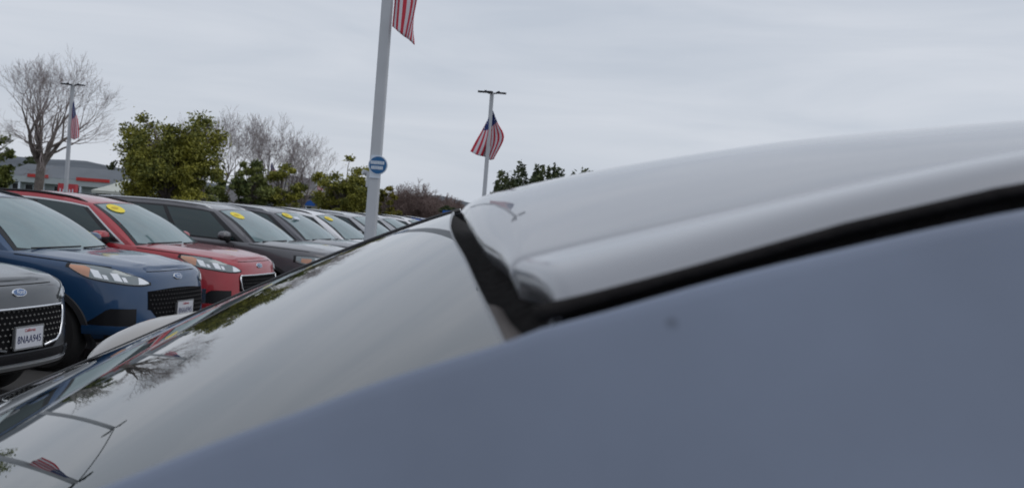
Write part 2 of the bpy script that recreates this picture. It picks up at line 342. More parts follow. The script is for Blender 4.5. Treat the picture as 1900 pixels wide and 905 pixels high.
def make_wheel(parent, x, y, r, w, rim='rim_metal'):
    """thing > wheel > tyre, rim; y sign tells the outer side"""
    sg = 1 if y > 0 else -1
    wh = empty('wheel', (x, y, r)); wh.parent = parent
    prof = [(r * .66, -.5), (r * .90, -.5), (r * .98, -.38), (r, -.2), (r, .2), (r * .98, .38), (r * .90, .5), (r * .66, .5), (r * .64, .40)]
    n = 36; V = []
    for i in range(n):
        g = 2 * math.pi * i / n
        for a, b in prof: V.append((a * math.cos(g), b * w * sg, a * math.sin(g)))
    m = len(prof); F = [(i * m + j, i * m + j + 1, ((i + 1) % n) * m + j + 1, ((i + 1) % n) * m + j) for i in range(n) for j in range(m - 1)]
    mesh_obj('tyre', V, F, 'rubber', wh, True, auto=40)
    b = MB()
    for k in range(5):
        for dg in (-.13, .13):
            g = 2 * math.pi * k / 5 + dg; g2 = 2 * math.pi * k / 5 + dg * .5
            b.tube([(r * .10 * math.cos(g2), sg * w * .30, r * .10 * math.sin(g2)), (r * .40 * math.cos(g), sg * w * .40, r * .40 * math.sin(g)), (r * .655 * math.cos(g), sg * w * .36, r * .655 * math.sin(g))], [.030, .024, .03], 6)
    hp = [(0, .36), (r * .15, .36), (r * .17, .28)]
    for pr in (hp, [(r * .62, .30), (r * .635, .42), (r * .67, .42), (r * .67, .36)], [(r * .63, .30), (r * .6, -.2), (r * .0, -.2)]):
        V = []; 
        for i in range(28):
            g = 2 * math.pi * i / 28
            for a, c in pr: V.append((a * math.cos(g), c * w * sg, a * math.sin(g)))
        m = len(pr); b.add(V, [(i * m + j, i * m + j + 1, ((i + 1) % 28) * m + j + 1, ((i + 1) % 28) * m + j) for i in range(28) for j in range(m - 1)])
    b.build('rim', rim, wh, True, auto=40)
    return wh

def make_body(shape, pm, parent, axles=(1.36, -1.36), r_arch=.405):
    V, F = shape.shell()
    o = mesh_obj('body', V, F, pm, None, True)
    bm = bmesh.new(); bm.from_mesh(o.data); bmesh.ops.remove_doubles(bm, verts=bm.verts, dist=2e-4)
    bmesh.ops.dissolve_degenerate(bm, dist=1e-5, edges=bm.edges); bmesh.ops.recalc_face_normals(bm, faces=bm.faces); bm.to_mesh(o.data); bm.free()
    cut = MB()
    for ax in axles:
        for sg in (1, -1):
            n = 40; v = [(ax + r_arch * math.cos(2 * math.pi * k / n), sg * yy, .34 + r_arch * math.sin(2 * math.pi * k / n)) for yy in (.52, 1.3) for k in range(n)]
            f = [(k, (k + 1) % n, n + (k + 1) % n, n + k) for k in range(n)] + [tuple(range(n))[::-1], tuple(range(n, 2 * n))]
            if sg < 0: f = [q[::-1] for q in f]
            cut.add(v, f)
    c = cut.build('cutter', 'black_plastic')
    bm = bmesh.new(); bm.from_mesh(c.data); bmesh.ops.recalc_face_normals(bm, faces=bm.faces); bm.to_mesh(c.data); bm.free()
    md = o.modifiers.new('b', 'BOOLEAN'); md.object = c; md.operation = 'DIFFERENCE'; md.solver = 'EXACT'
    dg = bpy.context.evaluated_depsgraph_get(); me = bpy.data.meshes.new_from_object(o.evaluated_get(dg)); o.modifiers.clear()
    o.data = me; bpy.data.objects.remove(c)
    me.materials.clear(); me.materials.append(MATS[pm]); me.materials.append(MATS['black_plastic'])
    for p in me.polygons:
        cc = p.center; idx = 0
        for ax in axles:
            if math.hypot(cc.x - ax, cc.z - .34) < r_arch + .004 and abs(cc.y) < .99 : idx = 1
        if cc.z < .345 or (cc.x > 1.9 and cc.z < .40): idx = 1
        p.material_index = idx; p.use_smooth = True
    me.set_sharp_from_angle(angle=R(48)); o.parent = parent
    return o

def make_car(name, kind, pm, front='mesh', trim='gloss_black', rails=True, sticker=True, sunroof=False, plate=True):
    v = CLEV[kind]; S = CarShape(v); root = empty(name)
    body = make_body(S, pm, root)
    W = S.W; nl = len(v['levels']) - 1
    ax = (1.36, -1.36)
    # wheels and arch mouldings
    for x in ax:
        for sg in (1, -1):
            make_wheel(root, x, sg * .80, .345, .22, 'rim_dark' if kind == 'boxy' else 'rim_metal')
            Va = []; n = 30
            for k in range(n):
                g = R(-18) + R(216) * k / (n - 1)
                for rr, oo in ((.402, -.03), (.402, .016), (.450, .014), (.462, -.02)):
                    px, pz = x + rr * math.cos(g), .34 + rr * math.sin(g); pz = max(pz, .235)
                    p = W(S.s_of_x(px), pz); Va.append((px, sg * (p[1] + oo), pz))
            mesh_obj('arch_moulding', Va, grid_faces(n, 4, sg > 0), 'black_plastic', root, True, auto=50)
    # ---- greenhouse
    bx0, bx1 = v['base']; tx0, tx1 = v['top']; tzx = [p[0] for p in v['topz']][::-1]; tz = [p[1] for p in v['topz']][::-1]
    def belt(s_):
        x = bx0 + (bx1 - bx0) * s_; p = S.raw(S.s_of_x(x), nl); return np.array([x, p[1] - .015, p[2] - .012])
    def topl(s_):
        x = tx0 + (tx1 - tx0) * s_; yy = v['topy'] * float(np.interp(s_, [0, .15, .7, 1], [.95, 1, 1, .93]))
        return np.array([x, yy, float(smooth_interp(x, tzx, tz))])
    def side(s_, t, sg=1):
        p = belt(s_) * (1 - t) + topl(s_) * t; b = .035 * math.sin(math.pi * t ** .8)
        return np.array([p[0], sg * (p[1] + b), p[2] + .008 * math.sin(math.pi * t)])
    def roof(s_, q):      # q -1..1
        p = topl(s_); fr = max(0, 1 - s_ / .25)
        return np.array([p[0] + v['hbow'] * (1 - q * q) * fr ** 2 - (.05 * (1 - q * q) * max(0, (s_ - .8) / .2)), p[1] * q, p[2] + v['rcrown'] * (1 - abs(q) ** 2.2)])
    def screen(t, q):     # windscreen, t 0 at base .. 1 at header
        b = belt(0); p0 = np.array([b[0] + .19 * (1 - q * q), b[1] * q, b[2] + .012 * (1 - q * q)]); p1 = roof(0, q)
        p = p0 * (1 - t) + p1 * t; n = np.array([.5, 0, .85]); return p + n * .045 * math.sin(math.pi * t) * 1.0
    def side0(t, sg): return side(0, t, sg)
    def rear(t, q):
        b = belt(1); p0 = np.array([b[0] - .06 * (1 - q * q), b[1] * q, b[2]]); p1 = roof(1, q)
        p = p0 * (1 - t) + p1 * t; return p + np.array([-.7, 0, .5]) * .05 * math.sin(math.pi * t)
    mb = MB(); ns = 36
    for sg in (1, -1):
        V = [side(i / (ns - 1), j / 9, sg) for i in range(ns) for j in range(10)]; mb.add(V, grid_faces(ns, 10, sg < 0))
    mb.add([roof(i / (ns - 1), -1 + 2 * j / 16) for i in range(ns) for j in range(17)], grid_faces(ns, 17, True))
    mb.add([rear(i / 7, -1 + 2 * j / 12) for i in range(8) for j in range(13)], grid_faces(8, 13, True))
    # pillar fillets between windscreen and side
    def scr(t, q):
        p = screen(t, q); w = max(0., (abs(q) - .9) / .1); sp = side(0, t, 1 if q > 0 else -1); return p * (1 - w) + sp * w
    mb.add([scr(i / 11, -1 + 2 * j / 40) for i in range(12) for j in range(41)], grid_faces(12, 41, False))
    cab = mb.build('cabin', pm, root, True)
    bm = bmesh.new(); bm.from_mesh(cab.data); bmesh.ops.remove_doubles(bm, verts=bm.verts, dist=1e-3); bmesh.ops.recalc_face_normals(bm, faces=bm.faces); bm.to_mesh(cab.data); bm.free()
    cab.data.set_sharp_from_angle(angle=R(38))
    patch('windscreen_border', lambda q, t: scr(t, q), -.93, .93, lambda q: .01, .975, 'gloss_black', root, 30, 10, .003, .01)
    ws = patch('windscreen', lambda q, t: scr(t, q), -.90, .90, lambda q: .035 + .05 * q ** 4, .945, 'windshield_glass', root, 30, 12, .0055, .005)
    patch('rear_window', lambda q, t: rear(t, q), -.8, .8, .12, .85, 'side_glass', root, 16, 8, .004, .01, True)
    patch('cowl', lambda q, t: scr(t, q) + np.array([.06 * (1 - t * 8), 0, -.025 * (1 - t * 8)]), -.9, .9, -.0, .035, 'black_plastic', root, 20, 3, .008, .03)
    wb = MB()
    for q0, q1 in ((-.78, -.02), (.02, .70)):
        wb.tube([scr(.03 + .02 * k / 4, q0 + (q1 - q0) * k / 4) + np.array([.02, 0, .024]) for k in range(5)], .009, 5)
    wb.build('wiper', 'black_plastic', root, True)
    # mirror behind the glass + sticker
    if kind == 'escape': wins = [(.075, .335, 'front'), (.36, .62, 'mid'), (.65, .86, 'rear')]
    else: wins = [(.07, .335, 'front'), (.36, .60, 'mid'), (.63, .90, 'rear')]
    for sg in (1, -1):
        fn = lambda s_, t, sg=sg: side(s_, t, sg)
        patch('window_surround', fn, .03, .90 if kind == 'escape' else .93, lambda s_: .03, lambda s_: .90 if s_ > .06 else .90, trim if trim == 'satin_trim' else 'gloss_black', root, 34, 8, .003, .008, sg < 0)
        if trim == 'satin_trim':
            patch('window_surround', fn, .043, .885, lambda s_: .065, lambda s_: .855, 'gloss_black', root, 34, 8, .0045, .008, sg < 0)
        for a, b_, nm in wins:
            hi = (lambda s_, nm=nm: .84 - (.0 if nm != 'rear' else max(0, (s_ - .78)) * 2.6))
            patch('side_window', fn, a, b_, .07, hi, 'side_glass', root, 16, 8, .007, .006, sg < 0)
        # door mirror
        m0 = side(.10, .06, sg); c = np.array([m0[0] - .02, sg * (abs(m0[1]) + .155), m0[2] + .055])
        n1, n2 = 14, 10; V = []
        for i in range(n1):
            th = math.pi * i / (n1 - 1)
            for j in range(n2):
                ph = 2 * math.pi * j / n2; e = lambda z_, k: math.copysign(abs(z_) ** k, z_)
                V.append((c[0] + .085 * e(math.sin(th), .7) * e(math.cos(ph), .8) + .02, c[1] + .125 * e(math.cos(th), .8), c[2] + .075 * e(math.sin(th), .7) * e(math.sin(ph), .75)))
        F = [(i * n2 + j, i * n2 + (j + 1) % n2, (i + 1) * n2 + (j + 1) % n2, (i + 1) * n2 + j) for i in range(n1 - 1) for j in range(n2)]
        mi = [0 if (np.mean([V[q][2] for q in f]) > c[2] - .012) else 1 for f in F]
        mm = mesh_obj('door_mirror', V, F, pm, root, True, mats=[pm, 'black_plastic'], midx=mi)
        MB().tube([(c[0] + .0, c[1] - sg * .06, c[2] - .05), (m0[0] + .01, m0[1] - sg * .02, m0[2] - .02)], [.028, .035], 8).build('mirror_arm', 'black_plastic', mm, True)
        # doors: seams and handles
        sm = MB()
        for x in (.78, -.27, -1.18):
            pts = [W(S.s_of_x(x - (.0 if x > -1 else .12 * k / 8)), .36 + (.68 + .03 * (x < 0)) * k / 8) for k in range(9)]
            sm.tube([(p[0], sg * (p[1] + .0), p[2]) for p in pts], .006, 4)
        pts = [W(S.s_of_x(.78 - 1.96 * k / 12), .375) for k in range(13)]; sm.tube([(p[0], sg * p[1], p[2]) for p in pts], .006, 4)
        pts = [S.raw(S.s_of_x(1.0 + .95 * k / 12), nl - .25) for k in range(13)]; sm.tube([(p[0], sg * p[1], p[2]) for p in pts], .006, 4)
        sm.build('door_seam', 'seam', root, False)
        for x in (-.10, -1.02):
            p = W(S.s_of_x(x), .97); q = W(S.s_of_x(x - .18), .975)
            MB().tube([(p[0], sg * (p[1] + .01), p[2]), ((p[0] + q[0]) / 2, sg * (p[1] + .035), p[2] + .004), (q[0], sg * (q[1] + .01), q[2])], [.012, .016, .012], 6).build('door_handle', pm, root, True)
        patch('sill', lambda a, z, sg=sg: W(sg * a, z), 1.75, 3.55, .30, .40, 'black_plastic', root, 14, 3, .008, .01, sg < 0)
        if rails:
            MB().tube([roof(.03 + .86 * k / 16, sg * .93) + np.array([0, 0, (.014 if 0 < k < 16 else -.01)]) for k in range(17)], .016, 8).build('roof_rail', 'satin_trim' if rails == 'silver' else 'black_plastic', root, True)
    # ---- front end
    def mir(fn): return fn
    for sg in (1, -1):
        fl = sg < 0
        fn = lambda a, z, sg=sg: W(sg * a, z)
        if kind == 'escape':
            lo = lambda a: float(smooth_interp(a, [.52, .62, .95, 1.14, 1.26, 1.34], [.845, .837, .862, .892, .942, .990])); hi = lambda a: float(smooth_interp(a, [.52, .62, .80, .95, 1.15, 1.34], [.851, .897, .945, .978, 1.0, 1.006])); a0, a1 = .52, 1.34
        else:
            lo = lambda a: float(smooth_interp(a, [.60, .75, 1.0, 1.35], [.80, .80, .81, .87])); hi = lambda a: float(smooth_interp(a, [.60, .75, 1.0, 1.35], [.93, .935, .95, .95])); a0, a1 = .60, 1.35
        hb = patch('headlight', fn, a0 - .02, a1 + .02, lambda a: lo(min(max(a, a0), a1)) - .010, lambda a: hi(min(max(a, a0), a1)) + .008, 'gloss_black', root, 26, 6, .003, .01, fl)
        patch('lens', fn, a0 + .01, a1 - .02, lo, hi, 'lamp_lens', hb, 26, 6, .008, .004, fl)
        if kind == 'escape':
            patch('amber_reflector', fn, 1.13, 1.32, lambda a: lo(a) + .003, lambda a: min(hi(a) - .010, lo(a) + .085), 'amber', hb, 10, 5, .0105, .003, fl)
            for a_, w_, zb in ((1.07, .034, .0), (1.00, .018, -.024), (.89, .034, 0), (.82, .018, -.022)):
                patch('lamp_unit', lambda a, z, fn=fn, a_=a_: fn(a + .7 * (z - lo(a_) - .05), z), a_ - w_, a_ + w_, lambda a, zb=zb: lo(a) + .012, lambda a, zb=zb: lo(a) + .085 + zb * 1.4, 'lamp_bright', hb, 5, 5, .013, .004, fl)
            patch('turn_lamp', fn, .54, .66, lambda a: lo(a) + .006, lambda a: hi(a) - .006, 'lamp_bright', hb, 6, 4, .011, .004, fl)
        else:
            patch('amber_reflector', fn, 1.10, 1.25, lambda a: lo(a) + .02, lambda a: hi(a) - .03, 'amber', hb, 6, 5, .0105, .003, fl)
            patch('lamp_unit', fn, .85, 1.05, lambda a: lo(a) + .012, lambda a: hi(a) - .02, 'lamp_bright', hb, 8, 5, .012, .004, fl)
        # bumper corner recess and fog lamp
        patch('bumper_recess', fn, .68, 1.12, lambda a: .47, lambda a: .47 + .155 * min(1, (1.16 - a) / .22), 'gloss_black', root, 12, 6, .003, .01, fl)
        if front == 'chrome_line':
            patch('fog_lamp_strip', fn, .99, 1.045, .46, .64, 'chrome', root, 4, 6, .010, .008, fl)
        patch('bumper_fin', fn, .60, 1.16, .395, .465, pm, root, 14, 4, .018, .01, fl)
    gz0, gz1 = (.52, .805) if kind == 'escape' else (.56, .86)
    ga = .52
    gl = lambda a: gz0 + .115 * max(0, (abs(a) - .36) / .16) ** 1.3; gh = lambda a: gz1 - .02 * (a / .52) ** 2
    gr = patch('grille', W, -ga - .03, ga + .03, lambda a: gl(min(abs(a), ga)) - .02, gh, 'grille_black', root, 30, 8, .004, .03)
    sv = MB(); dz = .040; da = .052; r_ = 0
    z = gz0 + .02
    while z < gz1 - .015:
        a = -ga + (da / 2 if r_ % 2 else 0)
        while a < ga:
            if gl(a) + .01 < z < gh(a) - .01:
                c = W(a, z); e1 = (W(a + .012, z) - c); e2 = (W(a, z + .012) - c); n = np.cross(e1, e2); n /= np.linalg.norm(n)
                sv.add([c + e1 * 1.1 + n * .006, c + e2 * .9 + n * .006, c - e1 * 1.1 + n * .006, c - e2 * .9 + n * .006, c + n * .017], [(0, 1, 4), (1, 2, 4), (2, 3, 4), (3, 0, 4)])
            a += da
        z += dz / 1.0; r_ += 1
    sv.build('grille_mesh', 'stud_grey' if front == 'chrome' else 'black_plastic', gr, False)['kind'] = 'stuff'
    if front in ('chrome', 'chrome_line'):
        cm = 'chrome'
        pts = [W(-ga - .02 + (2 * ga + .04) * k / 24, gh(0) - .004) + np.array([.012, 0, 0]) for k in range(25)]
        MB().tube(pts, .011, 8).build('grille_trim', cm, gr, True)
        for sg in (1, -1):
            pts = [W(sg * (ga + .02), gh(0) - .01), W(sg * (ga + .02), gh(0) - .07), W(sg * (ga), gz0 + .14), W(sg * (ga - .05), gz0 + .06), W(sg * (ga - .12), gz0 + .025), W(sg * (ga - .30), gz0 + .005)]
            MB().tube([p + np.array([.012, 0, 0]) for p in pts], .011, 8).build('grille_trim', cm, gr, True)
    patch('lower_intake', W, -.62, .62, .42, .49, 'gloss_black', root, 24, 4, .004, .01)
    patch('skid_trim', W, -.72, .72, .375, .405, 'satin_trim', root, 26, 3, .020, .01)
    # bonnet lip seam and badge on the nose
    zb = .925 if kind == 'escape' else .905
    pts = [W(-.50 + 1.0 * k / 20, zb + .035) for k in range(21)]; MB().tube(pts, .005, 4).build('bonnet_seam', 'seam', root, False)
    c = W(0.0, zb - .018 if kind == 'escape' else .71); e2 = W(0, (zb - .018 if kind == 'escape' else .71) + .01) - c; e2 /= np.linalg.norm(e2); e1 = np.array([0, 1.0, 0]); n = np.cross(e1, e2)
    def oval(name, ra, rb, h, h0, material, par):
        k = 28; V = [c + n * h0 + e1 * ra * math.cos(2 * math.pi * i / k) + e2 * rb * math.sin(2 * math.pi * i / k) for i in range(k)]
        V += [p + n * h for p in [c + n * h0 + e1 * ra * .93 * math.cos(2 * math.pi * i / k) + e2 * rb * .9 * math.sin(2 * math.pi * i / k) for i in range(k)]]
        return mesh_obj(name, V, [(i, (i + 1) % k, k + (i + 1) % k, k + i) for i in range(k)] + [tuple(range(k, 2 * k))], material, par, True, auto=30)
    bd = oval('badge', .082, .034, .008, .0, 'chrome', root); oval('badge_face', .072, .027, .002, .008, 'badge_blue', bd)
    M = Matrix(((e1[0], e2[0], n[0], c[0] + n[0] * .0115), (e1[1], e2[1], n[1], c[1] + n[1] * .0115), (e1[2], e2[2], n[2], c[2] + n[2] * .0115), (0, 0, 0, 1)))
    text_mesh('badge_script', 'Ford', .046, 'chrome', bd, M, .001, .35, .9, 1.05)
    # licence plate
    if plate:
        c = W(0.0, .60 if kind == 'escape' else .52) + np.array([.035, 0, 0]); pc = c
        pl = empty('licence_plate', tuple(pc)); pl.parent = root
        MB().box((-.012, 0, 0), (.03, .30, .12)).box((0, 0, .079), (.012, .328, .012)).box((0, 0, -.079), (.012, .328, .012)).box((0, .158, 0), (.012, .012, .146)).box((0, -.158, 0), (.012, .012, .146)).build('plate_frame', 'satin_trim', pl)
        MB().box((.0045, 0, 0), (.003, .304, .146)).build('plate_sheet', 'plate_white', pl)
        Mt = Matrix(((0, 0, 1, .0075), (1, 0, 0, 0), (0, 1, 0, -.015), (0, 0, 0, 1)))
        text_mesh('plate_number', '8NAA945', .078, 'plate_ink', pl, Mt, .0006, 0, 1.05, .82)
        Mt = Matrix(((0, 0, 1, .0075), (1, 0, 0, 0), (0, 1, 0, .052), (0, 0, 0, 1)))
        text_mesh('plate_heading', 'California', .032, 'plate_red', pl, Mt, .0006, .2)
    # round price sticker inside the top of the screen, near passenger side
    if sticker:
        k = 24
        def disc(nm, rad, off, material, par, cq=-.62, ct=.80, rx=1.0):
            p0 = screen(ct, cq); eq = screen(ct, cq + .01) - p0; eq /= np.linalg.norm(eq); et = screen(ct + .01, cq) - p0; et -= eq * np.dot(et, eq); et /= np.linalg.norm(et); nn = np.cross(eq, et)
            cc = scr(ct, cq) + nn * off
            V = [cc] + [cc + eq * rad * rx * math.cos(2 * math.pi * i / k) + et * rad * math.sin(2 * math.pi * i / k) for i in range(k)]
            V += [p - nn * .004 for p in V[1:]]
            return mesh_obj(nm, V, [(0, i + 1, (i + 1) % k + 1) for i in range(k)] + [(i + 1, i + 1 + k, (i + 1) % k + 1 + k, (i + 1) % k + 1) for i in range(k)], material, par, False)
        st = disc('price_sticker', .115, .016, 'yellow_sticker', root); disc('sticker_print', .035, .0175, 'yellow_ink', st, -.64, .805, 1.6)
    return root, S, screen

ROW0 = np.array([-3.38, 7.42]); STEP = np.array([.235, 2.72]); YAW = R(-9.5)
def place(root, k, dx=0.0, dy=0.0, nose=2.26, yaw=YAW):
    n = ROW0 + STEP * k + np.array([dx, dy]); root.location = (n[0] - nose * math.cos(yaw), n[1] - nose * math.sin(yaw), 0.004); root.rotation_euler = (0, 0, yaw)
def recolor(root, old, new):
    for o in [root] + list(root.children_recursive):
        if o.type == 'MESH' and any(m and m.name == old for m in o.data.materials):
            o.data = o.data.copy()
            for i, m in enumerate(o.data.materials):
                if m and m.name == old: o.data.materials[i] = MATS[new]
G = 'cars parked in a row facing the aisle'
c0, S0, _ = make_car('parked_suv', 'escape', 'paint_dark_grey', 'chrome', 'gloss_black', 'black', False)
place(c0, 0, -.085, 0); tag(c0, 'dark grey SUV with chrome-edged mesh grille and readable number plate', 'car', G)
c1, S1, _ = make_car('parked_suv', 'escape', 'paint_blue', 'mesh', 'gloss_black', 'black', False)
place(c1, 1, -.06, 0); tag(c1, 'dark blue SUV between the dark grey SUV and the red SUV', 'car', G)
c2, S2, _ = make_car('parked_suv', 'escape', 'paint_red', 'chrome_line', 'satin_trim', 'black', True)
place(c2, 2, -.16, 0); tag(c2, 'bright red SUV with silver window trim and a yellow windscreen sticker', 'car', G)
g1, SG, _ = make_car('parked_suv', 'boxy', 'paint_grey', 'mesh', 'gloss_black', 'silver', True)
place(g1, 3, .30, .35, 2.40); tag(g1, 'big boxy grey SUV beside the red SUV, round yellow windscreen sticker', 'car', G)
g2 = copy_tree(g1); recolor(g2, 'paint_grey', 'paint_grey_b'); place(g2, 4, .28, .35, 2.40); tag(g2, 'dark grey SUV with yellow and white windscreen stickers, past the big boxy grey one')
# white slip under the sticker of that car
sp = MB().box((0, 0, 0), (.004, .22, .075)).build('paper_slip', 'paper_white', g2); sp.rotation_euler = (0, R(-58), 0); sp.location = (.66, -.36, 1.475)
g3 = copy_tree(c2); recolor(g3, 'paint_red', 'paint_white'); place(g3, 5, .25, .3); tag(g3, 'white SUV with a yellow windscreen sticker, just before the large grey pole')
g4 = copy_tree(g1); recolor(g4, 'paint_grey', 'paint_silver'); place(g4, 6, .35, .3, 2.4); tag(g4, 'silver SUV partly hidden behind the large grey pole')
for o in [o for o in g4.children if o.name.startswith('price_sticker')]:
    for q in list(o.children): bpy.data.objects.remove(q)
    bpy.data.objects.remove(o)
def nosticker(r):
    for o in [o for o in r.children if o.name.startswith('price_sticker')]:
        for q in list(o.children): bpy.data.objects.remove(q)
        bpy.data.objects.remove(o)
g5 = copy_tree(c2); recolor(g5, 'paint_red', 'paint_silver'); nosticker(g5); place(g5, 7, .45, .3); tag(g5, 'pale silver SUV just past the large grey pole')
g6 = copy_tree(c2); recolor(g6, 'paint_red', 'paint_white'); nosticker(g6); place(g6, 8, .6, .3); tag(g6, 'white SUV between the pale silver one and the bright blue one')
g7 = copy_tree(c2); recolor(g7, 'paint_red', 'paint_bright_blue'); nosticker(g7); place(g7, 9, .7, .3); tag(g7, 'bright blue SUV near the far end of the row')
g8 = copy_tree(g1); recolor(g8, 'paint_grey', 'paint_white'); nosticker(g8); place(g8, 10, 3.0, .6, 2.4); tag(g8, 'white SUV at the far end of the row, beyond the bright blue one')
# no two stickers sit quite alike
for r_, (ox, oz, sc) in ((g1, (.03, -.02, 1.0)), (g2, (-.02, .012, .9)), (g3, (.02, -.006, .85))):
    for o in r_.children:
        if o.name.startswith('price_sticker'):
            cx = sum((Vector(v.co) for v in o.data.vertices), Vector()) / len(o.data.vertices); o.scale = (sc,) * 3; o.location = cx * (1 - sc) + Vector((ox, 0, oz))
# bay lines
for k in range(2, 11):
    n = ROW0 + STEP * (k - .5); l = MB().box((n[0] - 2.4 * math.cos(YAW), n[1] - 2.4 * math.sin(YAW), .0065), (5.2, .10, .005), YAW)
    tag(l.build('bay_line', 'line_paint'), kind='structure')

def dark_spot(m, P, rad):
    t = m.node_tree; b = t.nodes['Principled BSDF']; src = b.inputs['Base Color'].links[0].from_socket
    g = t.nodes.new('ShaderNodeNewGeometry'); d = t.nodes.new('ShaderNodeVectorMath'); d.operation = 'DISTANCE'; d.inputs[1].default_value = P
    n = t.nodes.new('ShaderNodeTexNoise'); n.inputs['Scale'].default_value = 160; t.links.new(g.outputs['Position'], n.inputs[0])
    t.links.new(g.outputs['Position'], d.inputs[0]); a = t.nodes.new('ShaderNodeMath'); a.operation = 'MULTIPLY_ADD'; a.inputs[1].default_value = rad * .8
    t.links.new(n.outputs[0], a.inputs[0]); t.links.new(d.outputs['Value'], a.inputs[2])
    r = t.nodes.new('ShaderNodeMapRange'); r.inputs[1].default_value = rad * .7; r.inputs[2].default_value = rad * 1.5; r.inputs[3].default_value = .66; r.inputs[4].default_value = 1.0
    t.links.new(a.outputs[0], r.inputs[0]); x = t.nodes.new('ShaderNodeVectorMath'); x.operation = 'SCALE'
    t.links.new(src, x.inputs[0]); t.links.new(r.outputs[0], x.inputs[3]); t.links.new(x.outputs[0], b.inputs['Base Color'])
dark_spot(MATS['own_shaded_paint'], (.0640, .3960, 1.6660), .0034)      # a small darker spot on the door frame
# ---------------------------------------------------------------- the silver car right beside the camera (fronts toward -X)
CY = 0.95
own = empty('silver_suv', (0.05, CY, 0.0))
tag(own, 'silver SUV filling the foreground, sky mirrored in its sloping windscreen', 'car')
def world_part(name, V, F, material, smooth=True, parent=own, auto=None, **k):
    return mesh_obj(name, [(p[0] - .05, p[1] - CY, p[2]) for p in V], F, material, parent, smooth, auto=auto, **k)
crX = [-.2, -.002, .1, .156, .213, .27, .6, 1.0, 2.2]; crZ = [1.60, 1.677, 1.710, 1.7272, 1.744, 1.759, 1.828, 1.856, 1.83]
rlX = [-.2, .0193, .0374, .096, .1428, .1897, .2221, .4, .6, 1.0, 2.2]; rlZ = [1.575, 1.6638, 1.6704, 1.6917, 1.7090, 1.7240, 1.7334, 1.772, 1.800, 1.828, 1.802]
ceX = [-.2, -.05, .05, .15, .25, .35, .45, .6, 1.0, 2.2]; ceZ = [1.655, 1.7135, 1.746, 1.771, 1.792, 1.808, 1.8205, 1.842, 1.872, 1.85]
lipY = [.45, .48, .51, .55, .62, .70, .83, .95]; lipX = [.019, .012, .006, -.003, -.012, -.026, -.042, -.053]
def lip(Y):
    Y = Y if Y <= CY else 2 * CY - Y; return float(smooth_interp(Y, lipY, lipX))
def roll(Y, d):
    Y = Y if Y <= CY else 2 * CY - Y
    return float(smooth_interp(Y, [.45, .50, .55, .60, .70, .83, .95], [.006, .004, .0025, .007, .0135, .0135, .008])) * max(0, 1 - d / float(np.interp(Y, [.55, .7], [.008, .026]))) ** 1.7
def roof_z(X, Y):
    Y = Y if Y <= CY else 2 * CY - Y
    a = float(smooth_interp(X, crX, crZ)); c = float(smooth_interp(X, ceX, ceZ)); e = float(smooth_interp(X, rlX, rlZ))
    if Y >= .55:
        t = (Y - .55) / .4; z = a + (c + .002 - a) * (1 - (1 - t) ** 1.7)
    else:
        t = (Y - .45) / .10; e += .0128; z = e + (a - e) * (1 - (1 - t) ** 1.3) + .0012 * math.sin(math.pi * t) - .0110 * math.exp(-(Y - .45) / .0105)
    return z - .0036 * math.exp(-((Y - .5525) / .0038) ** 2) * math.exp(-max(0, X) / .09) + .0010 * math.exp(-((Y - .543) / .008) ** 2)      # the pressed ditch between roof and side rail
ys = [.45, .452, .454, .457, .460, .464, .469, .475, .483, .493, .505, .518, .530, .538, .543, .546, .549, .551, .553, .555, .558, .562, .57, .585, .61, .64, .68, .72, .77, .82, .88, .95]
ys = ys + [2 * CY - y for y in ys[::-1][1:]]
fr = [0, .001, .0025, .004, .006, .009, .014, .022] + list(np.linspace(.035, .8, 46)) + list(np.linspace(.9, 2.1, 10))
V = []
for y in ys:
    x0 = lip(y)
    for d in fr:
        x = x0 + d; z = roof_z(x, y) - roll(y, d)
        V.append((x + (.004 * (1 - min(1, d / .014)) ** 2), y, z))
nf = len(fr)
# front lip folds under
Vl = []
for y in ys:
    x0 = lip(y); z0 = roof_z(x0, y) - roll(y, 0)
    Vl.append((x0 + .004, y, z0)); Vl.append((x0 + .010, y, z0 - .012)); Vl.append((x0 + .05, y, z0 - .02))
mb = MB(); mb.add(V, grid_faces(len(ys), nf, True)); mb.add(Vl, grid_faces(len(ys), 3, False))
# side edges roll over into the weatherstrip channel, both sides
for side_ in (0, 1):
    E_ = []
    for d in fr:
        y = .45; x = lip(y) + d; z = roof_z(x, y) - roll(y, d)
        for k in range(6):
            g = math.pi / 2 * k / 5; yy = y - .004 * math.sin(g); zz = z - .0050 * (1 - math.cos(g)); yy += (.012 if k == 5 else 0)
            E_.append((x, yy if not side_ else 2 * CY - yy, zz))
    mb.add(E_, grid_faces(nf, 6, side_ == 0))
roof = world_part('roof', mb.v, mb.f, 'own_paint', True)
bm = bmesh.new(); bm.from_mesh(roof.data); bmesh.ops.remove_doubles(bm, verts=bm.verts, dist=1e-4); bm.to_mesh(roof.data); bm.free()
